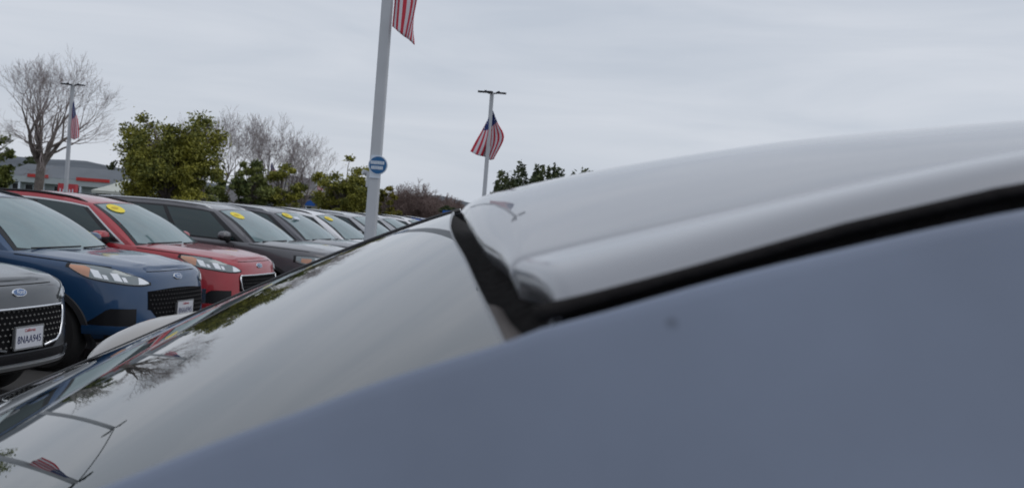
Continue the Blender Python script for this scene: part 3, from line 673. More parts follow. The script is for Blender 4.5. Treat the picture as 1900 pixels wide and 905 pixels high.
# windscreen
# far edge of the glass
GC = [1.54859, 0.04434, -0.0119, -0.00162, -0.00277, 0.16998, 0.0243, -0.00296, -0.00576, -0.0009, -0.00435, -0.00216, -0.00907, -0.00806, -0.00528]
GE = [(i, j) for i in range(5) for j in range(5 - i)]
def glass_poly(X, Y):
    x = (X + .35) / .35; y = (Y - .9) / .45; return sum(c * x ** i * y ** j for c, (i, j) in zip(GC, GE))
def glass_z(X, Y):
    """doubly curved windscreen"""
    X0 = -.66
    if X >= X0: return glass_poly(X, Y)
    k = (glass_poly(X0 + .01, Y) - glass_poly(X0, Y)) / .01; k = .5 * k + .5 * .44
    return glass_poly(X0, Y) + k * (X - X0)
hdY = [.39, .44, .48, .54, .62, .75, .90, 1.0, 1.32]; hdX = [.018, .008, .002, -.006, -.017, -.033, -.052, -.061, -.077]
def head(Y): return float(smooth_interp(Y, hdY, hdX))
ng, mg = 60, 44; V = []
for i in range(ng):
    for j in range(mg):
        Y = .395 + .925 * j / (mg - 1); x0 = head(Y); X = x0 + (-1.15 - x0) * (i / (ng - 1)) ** 1.1
        V.append((X, Y, glass_z(X, Y)))
world_part('windscreen', V, grid_faces(ng, mg, False), 'own_glass')
# thin pale strip painting the highlight along the upper edge of the glass
Vm = []
for j in range(60):
    Y = .40 + .92 * j / 59; x = head(Y)
    for dx, dz in ((-.0016, .0002), (-.0009, .0010), (.0000, .0008), (.0006, -.006)): Vm.append((x + dx, Y, glass_z(x, Y) + dz))
world_part('windscreen_edge_highlight', Vm, grid_faces(60, 4, True), 'highlight_grey')
# black seal filling the gap between glass and roof lip
Vs = []
for j in range(70):
    Y = .405 + 1.03 * j / 69; xa = head(min(Y, 1.32)); xb = lip(Y) + .03
    za = glass_z(xa, min(Y, 1.32)) - .003; zb = roof_z(lip(Y), max(Y, .4501)) - .024
    for k in range(7):
        t = k / 6; Vs.append((xa + (xb - xa) * t, Y, za + (zb - za) * t - .006 * math.sin(math.pi * t)))
world_part('roof_seal', Vs, grid_faces(70, 7, True), 'seal_rubber')
Vt = []
for j in range(14):
    Y = .41 + .175 * j / 13; xa = head(Y); xb = lip(Y) + .03; za = glass_z(xa, Y) - .003; zb = roof_z(lip(Y), Y) - .024 if Y > .45 else roof_z(lip(.45), .4501) - .024
    for k in range(5):
        t = .02 + .40 * k / 4 * (1 - .35 * j / 13); Vt.append((xa + (xb - xa) * t, Y, za + (zb - za) * t - .006 * math.sin(math.pi * t) + .0022 + .001 * math.sin(math.pi * k / 4)))
world_part('seal_end_cap', Vt, grid_faces(14, 5, True), 'gap_taupe')
# far pillar: a narrow strip beyond the glass edge, falling away to the far side
V = []; n_ = 60
for i in range(n_):
    X = -1.16 + 1.10 * i / (n_ - 1); zg = glass_z(X, 1.32)
    for y, z in ((1.317, zg - .003), (1.322, zg + .0008), (1.335, zg - .0002), (1.36, zg - .004), (1.40, zg - .016), (1.44, zg - .04), (1.46, zg - .075)):
        V.append((X, y, z))
world_part('far_pillar', V, grid_faces(n_, 7, False), 'own_paint', True, auto=60)
for dy, dz, rad, mname in ((1.318, .0012, .0030, 'gloss_black'), (1.330, .0020, .0016, 'chrome'), (1.345, .0005, .0030, 'gloss_black')):
    pts = [(-1.16 + 1.09 * i / 49 - .05, dy - CY, glass_z(-1.16 + 1.09 * i / 49, 1.32) + dz) for i in range(50)]
    MB().tube(pts, rad, 6).build('pillar_trim', mname, own, True)
# near side: pillar, door frame and body side below the weatherstrip, one pressed skin
fX = [-1.25, -.90, -.50, -.30, -.156, -.1107, -.0777, -.0488, -.022, .0007, .013, .0338, .0862, .1282, .1701, .1991, .35, .6, 1.0, 2.2]
fZ = [1.09, 1.235, 1.42, 1.516, 1.5825, 1.6050, 1.6200, 1.6334, 1.6443, 1.6531, 1.6590, 1.6662, 1.6854, 1.6992, 1.7122, 1.7204, 1.752, 1.784, 1.812, 1.786]
def frame_z(X): return float(smooth_interp(X, fX, fZ))
Xs = list(np.linspace(-1.15, -.3, 18)) + list(np.linspace(-.29, .4, 60)) + list(np.linspace(.45, 2.1, 14)); V = []
FY = .402
prof = [(.440, -.022), (.428, -.014), (.418, -.0085), (.409, -.0035), (.405, -.0012), (FY, -.0), (.400, -.0016), (.398, -.006), (.3945, -.016), (.387, -.040), (.375, -.080), (.358, -.135), (.322, -.24), (.285, -.36), (.235, -.46), (.16, -.53)]
prof_end = [(.11, 1.07), (.06, .98)]
for X in Xs:
    for y, dz in prof: V.append((X, y, frame_z(X) + dz))
    for y, z in prof_end: V.append((X, y, z))
world_part('door_frame', V, grid_faces(len(Xs), len(prof) + 2, True), 'own_shaded_paint', True)
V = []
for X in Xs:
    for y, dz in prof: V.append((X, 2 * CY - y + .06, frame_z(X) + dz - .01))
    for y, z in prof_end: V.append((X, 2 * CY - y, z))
world_part('door_frame', V, grid_faces(len(Xs), len(prof) + 2, False), 'own_shaded_paint', True)
for side_ in (0, 1):        # side glass, starting a hand below the roof channel
    for xa, xb in ((-.42, .58), (.66, 1.5)):
        V = []
        for i in range(20):
            X = xa + (xb - xa) * i / 19; top_ = frame_z(X) - .15; bot = 1.17 + .04 * X
            for j in range(7):
                z = top_ + (min(bot, top_ - .004) - top_) * j / 6; dz = z - frame_z(X)
                y = float(np.interp(-dz, [.135, .24, .36, .46, .53, .62], [.358, .322, .285, .235, .16, .11])) - .006
                V.append((X, y if not side_ else 2 * CY - y + .06, z - (.01 if side_ else 0)))
        world_part('side_window', V, grid_faces(20, 7, side_ == 0), 'side_glass', True)
# weatherstrip in the channel
V = []
for X in np.linspace(.024, 2.0, 90):
    e = float(smooth_interp(X, rlX, rlZ))
    zt = e + .002; zf = frame_z(X) - .006
    for y, z in ((.462, zt), (.458, zt - .006), (.450, min(zt - .008, zf + .002)), (.438, zf - .006), (.428, zf - .012)): V.append((X, y, z))
world_part('weatherstrip', V, grid_faces(90, 5, False), 'seal_rubber')
pts = [(X - .05, .4475 - .003 * min(1, (X - .01) / .06) - CY, float(smooth_interp(X, rlX, rlZ)) - .0008) for X in [.0125, .018, .026, .036, .048, .062] + [.08 + .064 * k for k in range(31)]]
MB().tube(pts, [.0040, .0042, .0036, .0032, .0030, .0028] + [.0027] * 31, 8).build('weatherstrip_lip', 'seal_rubber', own, True)
# lower body, bonnet and wheels
SO = CarShape(CLEV['escape'])
low = make_body(SO, 'own_shaded_paint', own); low.name = 'body'; low.rotation_euler = (0, 0, math.pi)
for x in (1.36, -1.36):
    for sg in (1, -1):
        make_wheel(own, x, sg * .80, .345, .22)
        Va = []
        for k in range(30):
            g = R(-18) + R(216) * k / 29
            for rr, oo in ((.402, -.03), (.402, .016), (.450, .014), (.462, -.02)):
                px, pz = x + rr * math.cos(g), max(.34 + rr * math.sin(g), .235); p = SO.W(SO.s_of_x(px), pz); Va.append((px, sg * (p[1] + oo), pz))
        am = mesh_obj('arch_moulding', Va, grid_faces(30, 4, sg > 0), 'black_plastic', own, True, auto=50); am.rotation_euler = (0, 0, math.pi)
# cowl in front of the glass
V = []
for j in range(20):
    Y = .42 + .92 * j / 19
    for X, dz in ((-1.155, -.002), (-1.12, .004), (-1.19, .0), (-1.25, -.03), (-1.30, -.09)): V.append((X, Y, glass_z(max(-1.15, X), min(Y, 1.32)) + dz))
V = sum([[V[j * 5 + 1], V[j * 5], V[j * 5 + 2], V[j * 5 + 3], V[j * 5 + 4]] for j in range(20)], [])
world_part('cowl', V, grid_faces(20, 5, False), 'black_plastic')
# far door mirror seen over the glass
mc = np.array([-.558, 1.70, 1.445]); n1, n2 = 22, 16; V = []
e = lambda z_, k: math.copysign(abs(z_) ** k, z_)
for i in range(n1):
    th = math.pi * i / (n1 - 1)
    for j in range(n2):
        ph = 2 * math.pi * j / n2
        V.append((mc[0] + .126 * e(math.cos(th), .85) + .0, mc[1] + .10 * e(math.sin(th), .75) * e(math.cos(ph), .8), mc[2] + .058 * e(math.sin(th), .75) * e(math.sin(ph), .8) + .33 * .126 * math.cos(th)))
F = [(i * n2 + j, i * n2 + (j + 1) % n2, (i + 1) * n2 + (j + 1) % n2, (i + 1) * n2 + j) for i in range(n1 - 1) for j in range(n2)]
mat('mirror_paint', (0.42, 0.40, 0.38), 0.4, 0.1, 0.6)
dm = world_part('door_mirror', V, F, 'mirror_paint')
MB().tube([(mc[0] - .02 - .05, 1.66 - CY, 1.43), (mc[0] + .03 - .05, 1.50 - CY, 1.38)], [.03, .035], 8).build('mirror_arm', 'black_plastic', dm, True)

# ---------------------------------------------------------------- light poles, flags, sign
def flag_mesh(name, ctrl, parent_loc, stripes_along_u=True, canton=(.40, .46), n_u=40, thick=True):
    """ctrl: rows (along v) of points (along u), each (x, y, z) from the pole; 13 stripes across v"""
    C_ = np.array(ctrl, float); nv_, nu_ = C_.shape[:2]
    us = np.linspace(0, 1, nu_); vs = np.linspace(0, 1, nv_); nV = 26
    def P(u, v):
        row = np.array([[smooth_interp(u, us, C_[r, :, k]) for k in range(3)] for r in range(nv_)])
        p = np.array([smooth_interp(v, vs, row[:, k]) for k in range(3)])
        p[1] += .05 * math.sin(v * 11 + u * 3) * (.3 + u); return p
    V = [P(i / (n_u - 1), j / nV) for i in range(n_u) for j in range(nV + 1)]
    F = grid_faces(n_u, nV + 1); mi = []
    for i in range(n_u - 1):
        for j in range(nV):
            u = (i + .5) / (n_u - 1); v = (j + .5) / nV
            if u < canton[0] and v > canton[1]: mi.append(2)
            else: mi.append(0 if (j // 2) % 2 == 0 else 1)
    o = mesh_obj(name, V, F, 'flag_red', None, True, mats=['flag_red', 'flag_white', 'flag_blue'], midx=mi)
    o.location = parent_loc
    m = o.modifiers.new('cloth thickness', 'SOLIDIFY'); m.thickness = .004
    return o
def light_pole(x, y, label, h=7.55, big=False, rz=0.0):
    p = empty('light_pole', (x, y, 0.0), rz)
    tag(p, label, 'light pole', 'light poles around the car park')
    s = .205 if big else .19; b = MB(); k = s / 2; c = .022
    ring = [(k, -k + c), (k, k - c), (k - c, k), (-k + c, k), (-k, k - c), (-k, -k + c), (-k + c, -k), (k - c, -k)]
    V = []; zs = [.12, h]
    for z, sc in zip(zs, (1.02, .93)):
        V += [(q[0] * sc, q[1] * sc, z) for q in ring]
    b.add(V, [(i, (i + 1) % 8, 8 + (i + 1) % 8, 8 + i) for i in range(8)] + [tuple(range(8, 16))])
    b.build('post', 'pole_paint', p, False)
    MB().tube([(0, 0, 0), (0, 0, .55)], .28, 20).build('concrete_base', 'kerb', p, True, auto=40)
    MB().box((0, 0, .575), (.36, .36, .04)).build('base_plate', 'pole_paint', p)
    for sg in (1, -1):
        MB().tube([(0, 0, h - .06), (sg * .22, 0, h - .02)], .035, 8).box((sg * .42, 0, h + .0), (.46, .30, .055)).box((sg * .30, 0, h + .05), (.10, .08, .06)).build('lamp_head', 'pole_dark', p)
    MB().tube([(0, 0, h - .06), (-.05, -.25, h - .05)], .03, 8).box((-.08, -.42, h - .04), (.26, .42, .05)).build('lamp_head', 'pole_dark', p)
    return p
GP = 'American flags on the light poles'
NPX, NPY = -2.635, 19.0
lp = light_pole(NPX, NPY, 'large pale grey square light pole carrying a round blue sign', 7.55, True)
MB().box((-.115, -.02, 2.28), (.05, .14, .26)).tube([(-.14, 0, 2.40), (-.22, -.05, 2.42)], .05, 8).build('junction_box', 'pole_paint', lp)
far = light_pole(-1.44, 47.0, 'slender light pole with a full flag standing against open sky')
lfp = light_pole(-25.43, 58.0, 'light pole standing in front of the big bare tree')
pc = light_pole(-29.8, 123.0, 'far light pole left of the two-trunked bare tree')
pd = light_pole(-33.5, 172.0, 'farthest light pole, between the two-trunked bare tree and the green tree')
pe = light_pole(-27.0, 222.0, 'tiny light pole low in front of the brown thicket, just past the large grey pole')
off = light_pole(-19.75, 30.0, 'light pole left of the view, nearer of the two mirrored in the windscreen')
off2 = light_pole(-22.7, 40.0, 'light pole left of the view, farther of the two mirrored in the windscreen')
cb = MB().tube([(-22.7 + 2.95 * t / 10, 40 - 10 * t / 10, 7.56 + .16 * math.sin(math.pi * t / 10)) for t in range(11)], .028, 6).build('cable', 'pole_dark', None, True)
tag(cb, 'dark cable strung between the two light poles left of the view', 'cable')
ff = flag_mesh('flag', [
 [(-.16, -.14, 6.15), (-.34, -.16, 5.75), (-.58, -.2, 5.25), (-.78, -.22, 4.78)],
 [(-.08, -.13, 6.35), (-.12, -.16, 5.75), (-.22, -.2, 5.2), (-.40, -.22, 4.62)],
 [(.02, .12, 6.62), (.10, .14, 5.95), (.08, .16, 5.25), (-.05, .16, 4.60)],
 [(.06, .12, 6.70), (.25, .14, 6.10), (.38, .18, 5.45), (.12, .2, 4.48)],
 [(.10, .10, 6.74), (.36, .10, 6.20), (.70, .12, 5.55), (.30, .16, 4.52)]], (-1.44, 47.0, 0), canton=(.30, .02))
tag(ff, 'flag with blue canton and red stripes drooping both sides of the slender pole', 'flag', GP)
nf_ = flag_mesh('flag', [
 [(.13, -.05, 6.6), (.13, -.06, 6.0), (.13, -.08, 5.5), (.13, -.1, 5.12)],
 [(.15, -.05, 6.75), (.24, -.10, 6.2), (.26, -.12, 5.6), (.26, -.12, 5.02)],
 [(.16, -.05, 6.8), (.42, -.05, 6.3), (.45, -.02, 5.7), (.38, -.06, 4.95)],
 [(.16, -.05, 6.85), (.60, .05, 6.4), (.54, .10, 5.75), (.46, .0, 4.90)],
 [(.16, -.05, 6.9), (.78, .12, 6.45), (.47, .12, 5.42), (.55, .02, 4.84)]], (NPX, NPY, 0), canton=(.42, .45))
tag(nf_, 'striped flag tip hanging beside the large grey pole at the top of the view', 'flag', GP)
lf = flag_mesh('flag', [
 [(.10, -.13, 6.2), (.12, -.15, 5.7), (.10, -.16, 5.1), (.16, -.16, 4.55)],
 [(.14, -.13, 6.5), (.22, -.15, 5.8), (.26, -.16, 5.2), (.36, -.16, 4.45)],
 [(.16, -.1, 6.7), (.32, -.1, 6.0), (.50, -.1, 5.4), (.58, -.12, 4.6)]], (-25.43, 58.0, 0), canton=(.42, .02))
tag(lf, 'narrow drooping flag on the pole before the big bare tree', 'flag', GP)
for (x, y), lb in (((-29.8, 123.0), 'small faded flag against the bare trees, left of the two-trunked tree'), ((-33.5, 172.0), 'small pinkish flag between the two-trunked bare tree and the green tree'), ((-27.0, 222.0), 'tiny flag in front of the brown thicket')):
    q = lf.copy(); col.objects.link(q); q.location = (x, y, 0); q.scale = (2.2, 1, 1); q['label'] = lb
q = lf.copy(); col.objects.link(q); q.location = (-19.75, 30.0, .4); q['label'] = 'flag on the pole left of the view, seen only as a reflection in the windscreen'
# round sign on the near pole
sg_ = empty('round_sign', (NPX + .062, NPY - .125, 2.56)); tag(sg_, 'small round blue and white sign fixed to the large grey pole', 'sign')
MB().box((-.045, .010, -.03), (.20, .012, .42)).build('backing_plate', 'sign_white', sg_)
def sdisc(nm, rad, y, material, kx=1.0):
    k = 36; V = [(rad * kx * math.cos(2 * math.pi * i / k), yy, rad * math.sin(2 * math.pi * i / k)) for yy in (y, y + .006) for i in range(k)]
    return mesh_obj(nm, V, [(i, (i + 1) % k, k + (i + 1) % k, k + i) for i in range(k)] + [tuple(range(k)), tuple(range(k, 2 * k))[::-1]], material, sg_, False)
sdisc('rim', .178, -.003, 'sign_white'); sdisc('face', .158, -.007, 'sign_blue')
lt = MB()
for row, (z, w0, w1) in enumerate(((.045, -.135, .10), (-.048, -.12, .085))):
    x = w0
    while x < w1:
        w = random.uniform(.022, .034); lt.box((x + w / 2, -.0085, z), (w, .003, .062)); x += w + .006
lt.build('sign_writing', 'sign_white', sg_)

# ---------------------------------------------------------------- trees
def bare_tree(name, x, y, h, spread, label, cat='tree', trunk_h=.28, seed=1, levels=6, lean=(0, 0), group=None, bark='bark_grey', twig='twig', r0=None, limbs=4, up=.25, tw=1.0, dense=1):
    rr = random.Random(seed); root = empty(name, (x, y, 0)); tag(root, label, cat, group)
    r0 = r0 or h * .022; tr = MB(); VT = []; FT = []
    def seg(mb_pts, rads, n): tr.tube(mb_pts, rads, n, False)
    twl = []
    def grow(p, d, length, rad, lv):
        n = 4 if lv < 3 else 3; pts = [p]; rads = [rad]; q = Vector(p); dd = Vector(d)
        for i in range(n):
            j = Vector((rr.gauss(0, 1), rr.gauss(0, 1), rr.gauss(0, .6))) * (.16 + .03 * lv)
            dd = (dd + j * .7 + Vector((0, 0, up * .35))).normalized(); q = q + dd * length / n; pts.append(q.copy()); rads.append(rad * (1 - .42 * (i + 1) / n))
        if lv <= 2: tr.tube(pts, rads, 7 if lv < 2 else 5, False)
        else: twl.append((pts, rads))
        if lv >= levels: return
        kids = [(len(pts) - 1, rr.uniform(.1, .45)) for _ in range(2)]
        kids += [(rr.randint(1, len(pts) - 1), rr.uniform(.45, 1.0)) for _ in range(dense if lv < levels - 1 else 2)]
        for idx, ang in kids:
            axis = Vector((rr.gauss(0, 1), rr.gauss(0, 1), rr.gauss(0, 1))).cross(dd); axis = axis if axis.length > .01 else Vector((1, 0, 0))
            nd = Matrix.Rotation(ang, 3, axis.normalized()) @ dd
            grow(pts[idx], nd, length * rr.uniform(.62, .86), rads[idx] * rr.uniform(.55, .78), lv + 1)
    th = h * trunk_h; base = Vector((0, 0, 0)); tp = Vector((lean[0], lean[1], th))
    tr.tube([base, base.lerp(tp, .5) + Vector((.05 * h * .1, 0, 0)), tp], [r0 * 1.25, r0, r0 * .92], 10, False)
    rem = (h - th)
    for k in range(limbs):
        a = 2 * math.pi * (k + rr.uniform(-.25, .25)) / limbs + .4; sp = spread * rr.uniform(.55, 1.0)
        d = Vector((math.cos(a) * sp, math.sin(a) * sp * .8, rem * .8)).normalized()
        grow(tp - Vector((0, 0, rr.uniform(0, .15) * th)), d, rem * .36, r0 * rr.uniform(.5, .7), 1)
    tr.build('trunk', bark, root, True)
    V = []; F = []
    for pts, rads in twl:
        for i in range(len(pts) - 1):
            a, b = pts[i], pts[i + 1]; d = (b - a); s1 = d.cross(Vector((.2, 1, .1))); s1 = s1 if s1.length > 1e-4 else Vector((1, 0, 0)); s1.normalize(); s2 = d.cross(s1).normalized()
            ra = max(rads[i], .0045 * tw); rb = max(rads[i + 1], .0035 * tw); k = len(V)
            for p, r_ in ((a, ra), (b, rb)):
                for g in (0, 2.09, 4.19): V.append(p + (s1 * math.cos(g) + s2 * math.sin(g)) * r_)
            F += [(k, k + 1, k + 4, k + 3), (k + 1, k + 2, k + 5, k + 4), (k + 2, k, k + 3, k + 5)]
    mesh_obj('crown', V, F, twig, root, False)
    return root
def leafy_tree(name, x, y, h, w, label, material, seed=1, clumps=60, leaves=90, leaf=.13, cat='tree', low=.12, group=None, spiky=False, yw=None, gap=1.0, squash=1.0, holes=True):
    r = np.random.default_rng(seed); root = empty(name, (x, y, 0)); tag(root, label, cat, group)
    cz = h * (low + (1 - low) / 2); ch = h * (1 - low) / 2; yw = yw or w
    tr = MB(); tr.tube([(0, 0, 0), (.03 * h, 0, h * .3), (0, .02 * h, h * .55)], [h * .03, h * .022, h * .014], 8, False)
    V = []; F = []; nclump = 0
    while nclump < clumps:
        p = r.uniform(-1, 1, 3); d = np.linalg.norm(p)
        if d > 1 or d < .35 or (holes and math.sin(p[0] * 5.3 + seed) + math.sin(p[2] * 4.7 + seed * 1.7) + math.sin(p[1] * 4 + seed) < -.9): continue
        nclump += 1
        bump = 1 + .22 * math.sin(p[0] * 5 + seed) * math.cos(p[2] * 4 + seed * 2) + r.normal(0, .07)
        c = np.array([p[0] * w / 2 * bump, p[1] * yw / 2 * bump, cz + p[2] * ch * min(bump, 1.08)])
        if c[2] < low * h * .5: c[2] = low * h * .5
        tr.tube([(0, 0, h * random.uniform(.25, .5)), tuple(c * np.array([.55, .55, 1]) * np.array([1, 1, .9])), tuple(c)], [h * .010, h * .006, h * .003], 4, False)
        cr_ = (r.uniform(.5, 1.0) * min(w, h) * .115) * gap; m = int(leaves * r.uniform(.6, 1.3))
        if spiky:
            ax = np.array([r.normal(0, .25) + p[0] * .3, r.normal(0, .25), 1.0]); ax /= np.linalg.norm(ax); ln = h * r.uniform(.10, .22)
            t = r.uniform(-.5, 1, m)[:, None]; q = c + ax * t * ln + r.normal(0, cr_ * .30, (m, 3)) * (1.2 - t * .7)
        else: q = c + r.normal(0, cr_ * .55, (m, 3)) * np.array([1.1, 1.1, .75 * squash])
        a = r.normal(0, 1, (m, 3)); a /= np.linalg.norm(a, axis=1)[:, None]; b = np.cross(a, r.normal(0, 1, (m, 3))); b /= np.linalg.norm(b, axis=1)[:, None]
        sz = leaf * r.uniform(.6, 1.3, (m, 1)); k = len(V)
        A = q + a * sz; B = q + b * sz * .45; C_ = q - a * sz; D = q - b * sz * .45
        V += np.stack([A, B, C_, D], 1).reshape(-1, 3).tolist(); F += [(k + 4 * i, k + 4 * i + 1, k + 4 * i + 2, k + 4 * i + 3) for i in range(m)]
    tr.build('trunk', 'bark_grey', root, True)
    mesh_obj('crown', V, F, material, root, False)
    return root
bare_tree('bare_tree', -29.0, 62, 9.0, 4.7, 'tall wide leafless tree with a brown trunk beside the flag pole', trunk_h=.36, seed=11, levels=6, lean=(.25, 0), limbs=8, up=.22, r0=.27, tw=1.2)
bare_tree('bare_tree', -24.6, 47, 4.9, 2.6, 'pale-trunked bare tree at the left edge', trunk_h=.40, seed=4, levels=5, limbs=4, bark='bark_pale', twig='bark_pale', r0=.30)
bare_tree('bare_tree', -20.0, 70, 6.9, 2.7, 'hazy leafless tree just right of the big green tree', trunk_h=.25, seed=21, levels=6, limbs=5, tw=1.3, group='leafless trees beyond the bushes')
bare_tree('bare_tree', -17.8, 72, 6.9, 2.3, 'leafless upright tree, middle of the three behind the low bush', trunk_h=.25, seed=33, levels=6, limbs=5, tw=1.3, group='leafless trees beyond the bushes')
bare_tree('bare_tree', -22.4, 68, 6.8, 2.4, 'leafless tree partly hidden behind the big green tree', trunk_h=.25, seed=35, levels=5, limbs=5, tw=1.3, group='leafless trees beyond the bushes')
bare_tree('bare_tree', -16.4, 75, 6.1, 3.0, 'leafless round-headed tree with two trunks before the beige building', trunk_h=.3, seed=42, levels=6, limbs=6, tw=1.4, r0=.15, group='leafless trees beyond the bushes')
bare_tree('bare_tree', -15.6, 75.5, 6.2, 2.6, 'second slimmer trunk of the round-headed pair before the beige building', trunk_h=.3, seed=48, levels=5, limbs=5, tw=1.4, r0=.13, group='leafless trees beyond the bushes')
for i, (x, y, h, s, lb) in enumerate(((-8.2, 82, 3.6, 2.8, 'brown leafless thicket tree, tallest, just past the large grey pole'), (-6.6, 80, 3.2, 2.6, 'brown leafless thicket tree in the middle of the thicket'), (-5.4, 82, 2.9, 2.4, 'brown leafless thicket tree nearest the dark green bush'), (-9.6, 84, 3.3, 2.4, 'brown leafless thicket tree hidden mostly by the yellow-green bush'))):
    bare_tree('thicket_tree', x, y, h, s, lb, trunk_h=.10, seed=60 + i, levels=6, limbs=8, tw=2.6, twig='twig_brown', bark='twig_brown', r0=.07, up=.1, dense=2, group='brown thicket')
leafy_tree('evergreen_tree', -15.3, 45, 5.7, 4.1, 'big olive-green bushy tree behind the red SUV', 'leaf_olive', 5, 170, 230, .08, low=.10)
leafy_tree('green_bush', -14.0, 54, 3.9, 2.6, 'low green bush right of the big olive tree', 'leaf_green', 8, 60, 200, .085, cat='bush', group='green bushes')
leafy_tree('green_bush', -12.6, 55, 4.0, 2.2, 'rounded green bush before the leafless trees', 'leaf_olive', 9, 50, 200, .085, cat='bush', group='green bushes')
leafy_tree('green_bush', -16.0, 53, 3.2, 2.4, 'dark green bush under the big olive tree', 'leaf_green', 10, 50, 200, .085, cat='bush', group='green bushes')
leafy_tree('evergreen_tree', -10.0, 60, 4.7, 3.1, 'bushy green tree just left of the large grey pole', 'leaf_olive', 12, 110, 200, .09, low=.05)
leafy_tree('evergreen_tree', -7.7, 62, 3.3, 1.5, 'yellow-green bush right behind the large grey pole', 'leaf_yellow', 13, 45, 100, .11, cat='bush', low=.05)
leafy_tree('yellow_shrub', -6.9, 60, 1.9, 1.1, 'low orange-yellow shrub beyond the blue SUV', 'leaf_yellow', 14, 20, 90, .1, cat='shrub', low=.05)
leafy_tree('dark_bush', -4.9, 76, 2.9, 1.6, 'small round dark green bush at the right end of the thicket', 'leaf_dark', 15, 40, 110, .12, cat='bush', low=.1)
leafy_tree('laurel_tree', .78, 30, 3.25, 3.9, 'dark spiky-topped evergreen rising over the silver roof', 'leaf_dark', 17, 200, 120, .07, low=.2, spiky=True, gap=.8)
leafy_tree('laurel_tree', 2.0, 30.5, 3.40, 1.3, 'thinner spiky evergreen with separate shoots, right of the denser one', 'leaf_dark', 19, 26, 80, .08, low=.1, spiky=True, gap=.7)
leafy_tree('laurel_tree', 2.6, 30, 3.62, .4, 'single leafy shoot standing alone above the roof line', 'leaf_dark', 23, 6, 70, .08, low=.3, spiky=True, gap=1.0)
leafy_tree('green_tree', -34.0, 66, 4.9, 3.0, 'dull green tree behind the pale-trunked bare tree', 'leaf_green', 24, 60, 110, .15)
leafy_tree('green_tree', -79.5, 168, 6.6, 4.2, 'low dull green tree left of the brown trunk', 'leaf_dark', 26, 40, 110, .15)
leafy_tree('conifer', -118, 300, 9.6, 3.4, 'tiny dark conifer on the skyline above the store', 'leaf_dark', 27, 40, 90, .4, spiky=True)
# trees left of the view, mirrored in the windscreen
bare_tree('bare_tree', -30.5, 33, 8.2, 4.4, 'leafless tree left of the view, mirrored in the silver windscreen', trunk_h=.3, seed=71, levels=5, limbs=6, r0=.2, group='trees left of the view')
leafy_tree('evergreen_tree', -33.5, 46.0, 6.3, 7.0, 'green tree left of the view, mirrored low in the silver windscreen', 'leaf_green', 30, 90, 110, .13, group='trees left of the view')
leafy_tree('evergreen_tree', -31.5, 39, 4.6, 4.0, 'second green tree left of the view, farther from the camera', 'leaf_olive', 31, 80, 110, .13, group='trees left of the view')

# ---------------------------------------------------------------- buildings beyond the road
st = empty('store', (-63.5, 150, 0)); tag(st, 'low pale grey store with red bands on its fascia and a long grey roof', 'store')
MB().box((0, 4, 1.1), (22, 8, 2.2)).build('wall', 'wall_grey', st)
MB().box((0, -.6, 2.55), (22.6, 1.6, .85)).build('fascia', 'wall_grey', st)
rb = MB(); rb.add([(-11.6, -1.2, 3.0), (11.6, -1.2, 3.0), (11.6, 9, 3.0), (-11.6, 9, 3.0), (-9.5, 3, 4.9), (9.8, 3, 4.9)], [(0, 1, 5, 4), (1, 2, 5), (2, 3, 4, 5), (3, 0, 4), (3, 2, 1, 0)]); rb.build('roof', 'roof_grey', st)
for x0, x1 in ((-7.3, -4.3), (-.2, 4.6)):
    MB().box(((x0 + x1) / 2, -1.46, 3.15), (x1 - x0, .16, .48)).build('red_band', 'store_red', st)
for x, w in ((-9.4, 1.4), (-7.6, 1.2), (-3.4, 1.2), (-1.3, 2.2), (3.3, 2.4), (6.6, 1.2), (8.9, 1.6)):
    f = MB().box((x, -.05, 1.15), (w, .12, 1.5)).build('window', 'sign_white', st); MB().box((x, -.12, 1.15), (w - .16, .04, 1.34)).build('pane', 'dark_opening', f)
for x in (-10.6, -8.5, -5.0, -2.6, .4, 5.0, 7.6, 10.6):
    MB().box((x, -1.2, 1.07), (.28, .28, 2.14)).build('post', 'sign_white', st)
vm = empty('red_kiosk', (-51.5, 118, 0)); tag(vm, 'red and white kiosk at the store front, left of the flag pole', 'kiosk')
MB().box((0, 0, 1.1), (2.0, .8, 2.2)).build('cabinet', 'vending_red', vm)
for i in range(5): MB().box((-.7 + i * .36, -.42, 1.35), (.14, .03, .55 - .12 * (i % 2))).build('white_panel', 'sign_white', vm)
tn = empty('canopy_tent', (-26.6, 70, 0)); tag(tn, 'off-white peaked canopy tent behind the red SUV', 'tent')
v = [(-1.65, -1.65, 1.72), (1.65, -1.65, 1.72), (1.65, 1.65, 1.72), (-1.65, 1.65, 1.72), (0, 0, 2.62)]
mid = [((a[0]) * .5, a[1] * .5, 2.11) for a in v[:4]]
MB().add(v + mid, [(0, 1, 6, 5), (1, 2, 7, 6), (2, 3, 8, 7), (3, 0, 5, 8), (5, 6, 4), (6, 7, 4), (7, 8, 4), (8, 5, 4)]).build('canopy', 'tent_white', tn)
for a, b in ((0, 1), (1, 2), (2, 3), (3, 0)):
    p, q = v[a], v[b]; MB().add([p, q, (q[0], q[1], 1.52), (p[0], p[1], 1.52)], [(0, 1, 2, 3)]).build('valance', 'tent_white', tn)
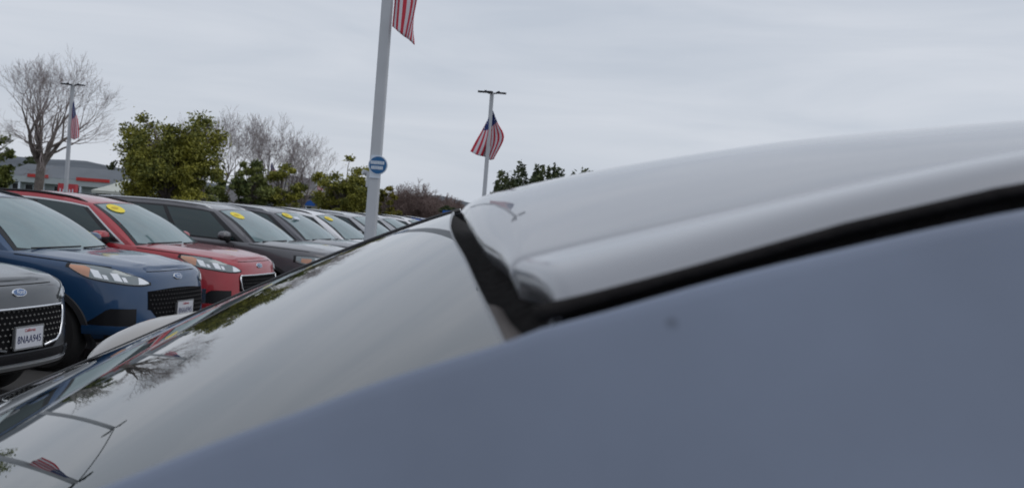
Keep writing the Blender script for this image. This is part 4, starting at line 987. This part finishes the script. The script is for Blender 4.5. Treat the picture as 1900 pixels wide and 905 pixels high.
for a in v[:4]: MB().tube([(a[0] * .97, a[1] * .97, 0), (a[0] * .97, a[1] * .97, 1.72)], .03, 6).build('leg', 'satin_trim', tn)
bb = empty('beige_building', (-23.2, 110, 0)); tag(bb, 'pale beige low building with dark eaves behind the two-trunked bare tree', 'building')
MB().box((0, 3, 1.35), (8.4, 6, 2.7)).build('wall', 'wall_beige', bb); MB().box((0, 2.6, 2.82), (9.0, 7.4, .18)).build('roof', 'eaves_dark', bb)
MB().box((-.3, 3, 3.25), (7.0, 5, .65)).build('parapet', 'wall_beige', bb); MB().box((0, -.2, 2.1), (8.6, .5, .16)).build('awning', 'eaves_dark', bb)
for x, w in ((-3.2, 1.0), (-1.2, .9), (.8, 1.4), (3.0, 1.3)):
    f = MB().box((x, -.03, 1.25), (w, .08, 1.1)).build('window', 'tent_white', bb); MB().box((x, -.08, 1.25), (w - .14, .03, .96)).build('pane', 'side_glass', f)
wb_ = empty('white_building', (-15.4, 104, 0)); tag(wb_, 'white low building seen right of the two-trunked bare tree', 'building')
MB().box((-2.2, 3, 1.3), (4.6, 6, 2.6)).build('wall', 'sign_white', wb_); MB().box((-2.2, 3, 2.66), (5.0, 6.4, .14)).build('roof', 'roof_grey', wb_)
for x in (-3.6, -1.4): MB().box((x, -.04, 1.4), (1.0, .08, .9)).build('window', 'side_glass', wb_)
def booth(x, y, w, label, z=2.1):
    b = empty('blue_canopy', (x, y, 0)); tag(b, label, 'canopy', 'blue canopies along the street')
    MB().box((0, 0, z - .05), (w, 1.6, .5)).build('canopy_top', 'awning_blue', b)
    for sx in (-1, 1): MB().tube([(sx * (w / 2 - .1), -.7, 0), (sx * (w / 2 - .1), -.7, z - .28)], .05, 6).build('leg', 'sign_white', b)
    MB().box((w * .30, .2, 1.1), (w * .32, .8, 1.3)).build('side_panel', 'awning_blue', b)
booth(-16.4, 88, 2.9, 'wide bright blue canopy between the bare tree and the green tree'); booth(-12.4, 90, .9, 'small blue canopy right beside the large grey pole', 2.3)
booth(-4.1, 68, 1.2, 'small blue canopy by the dark bush, at the edge of the silver car', 1.95)
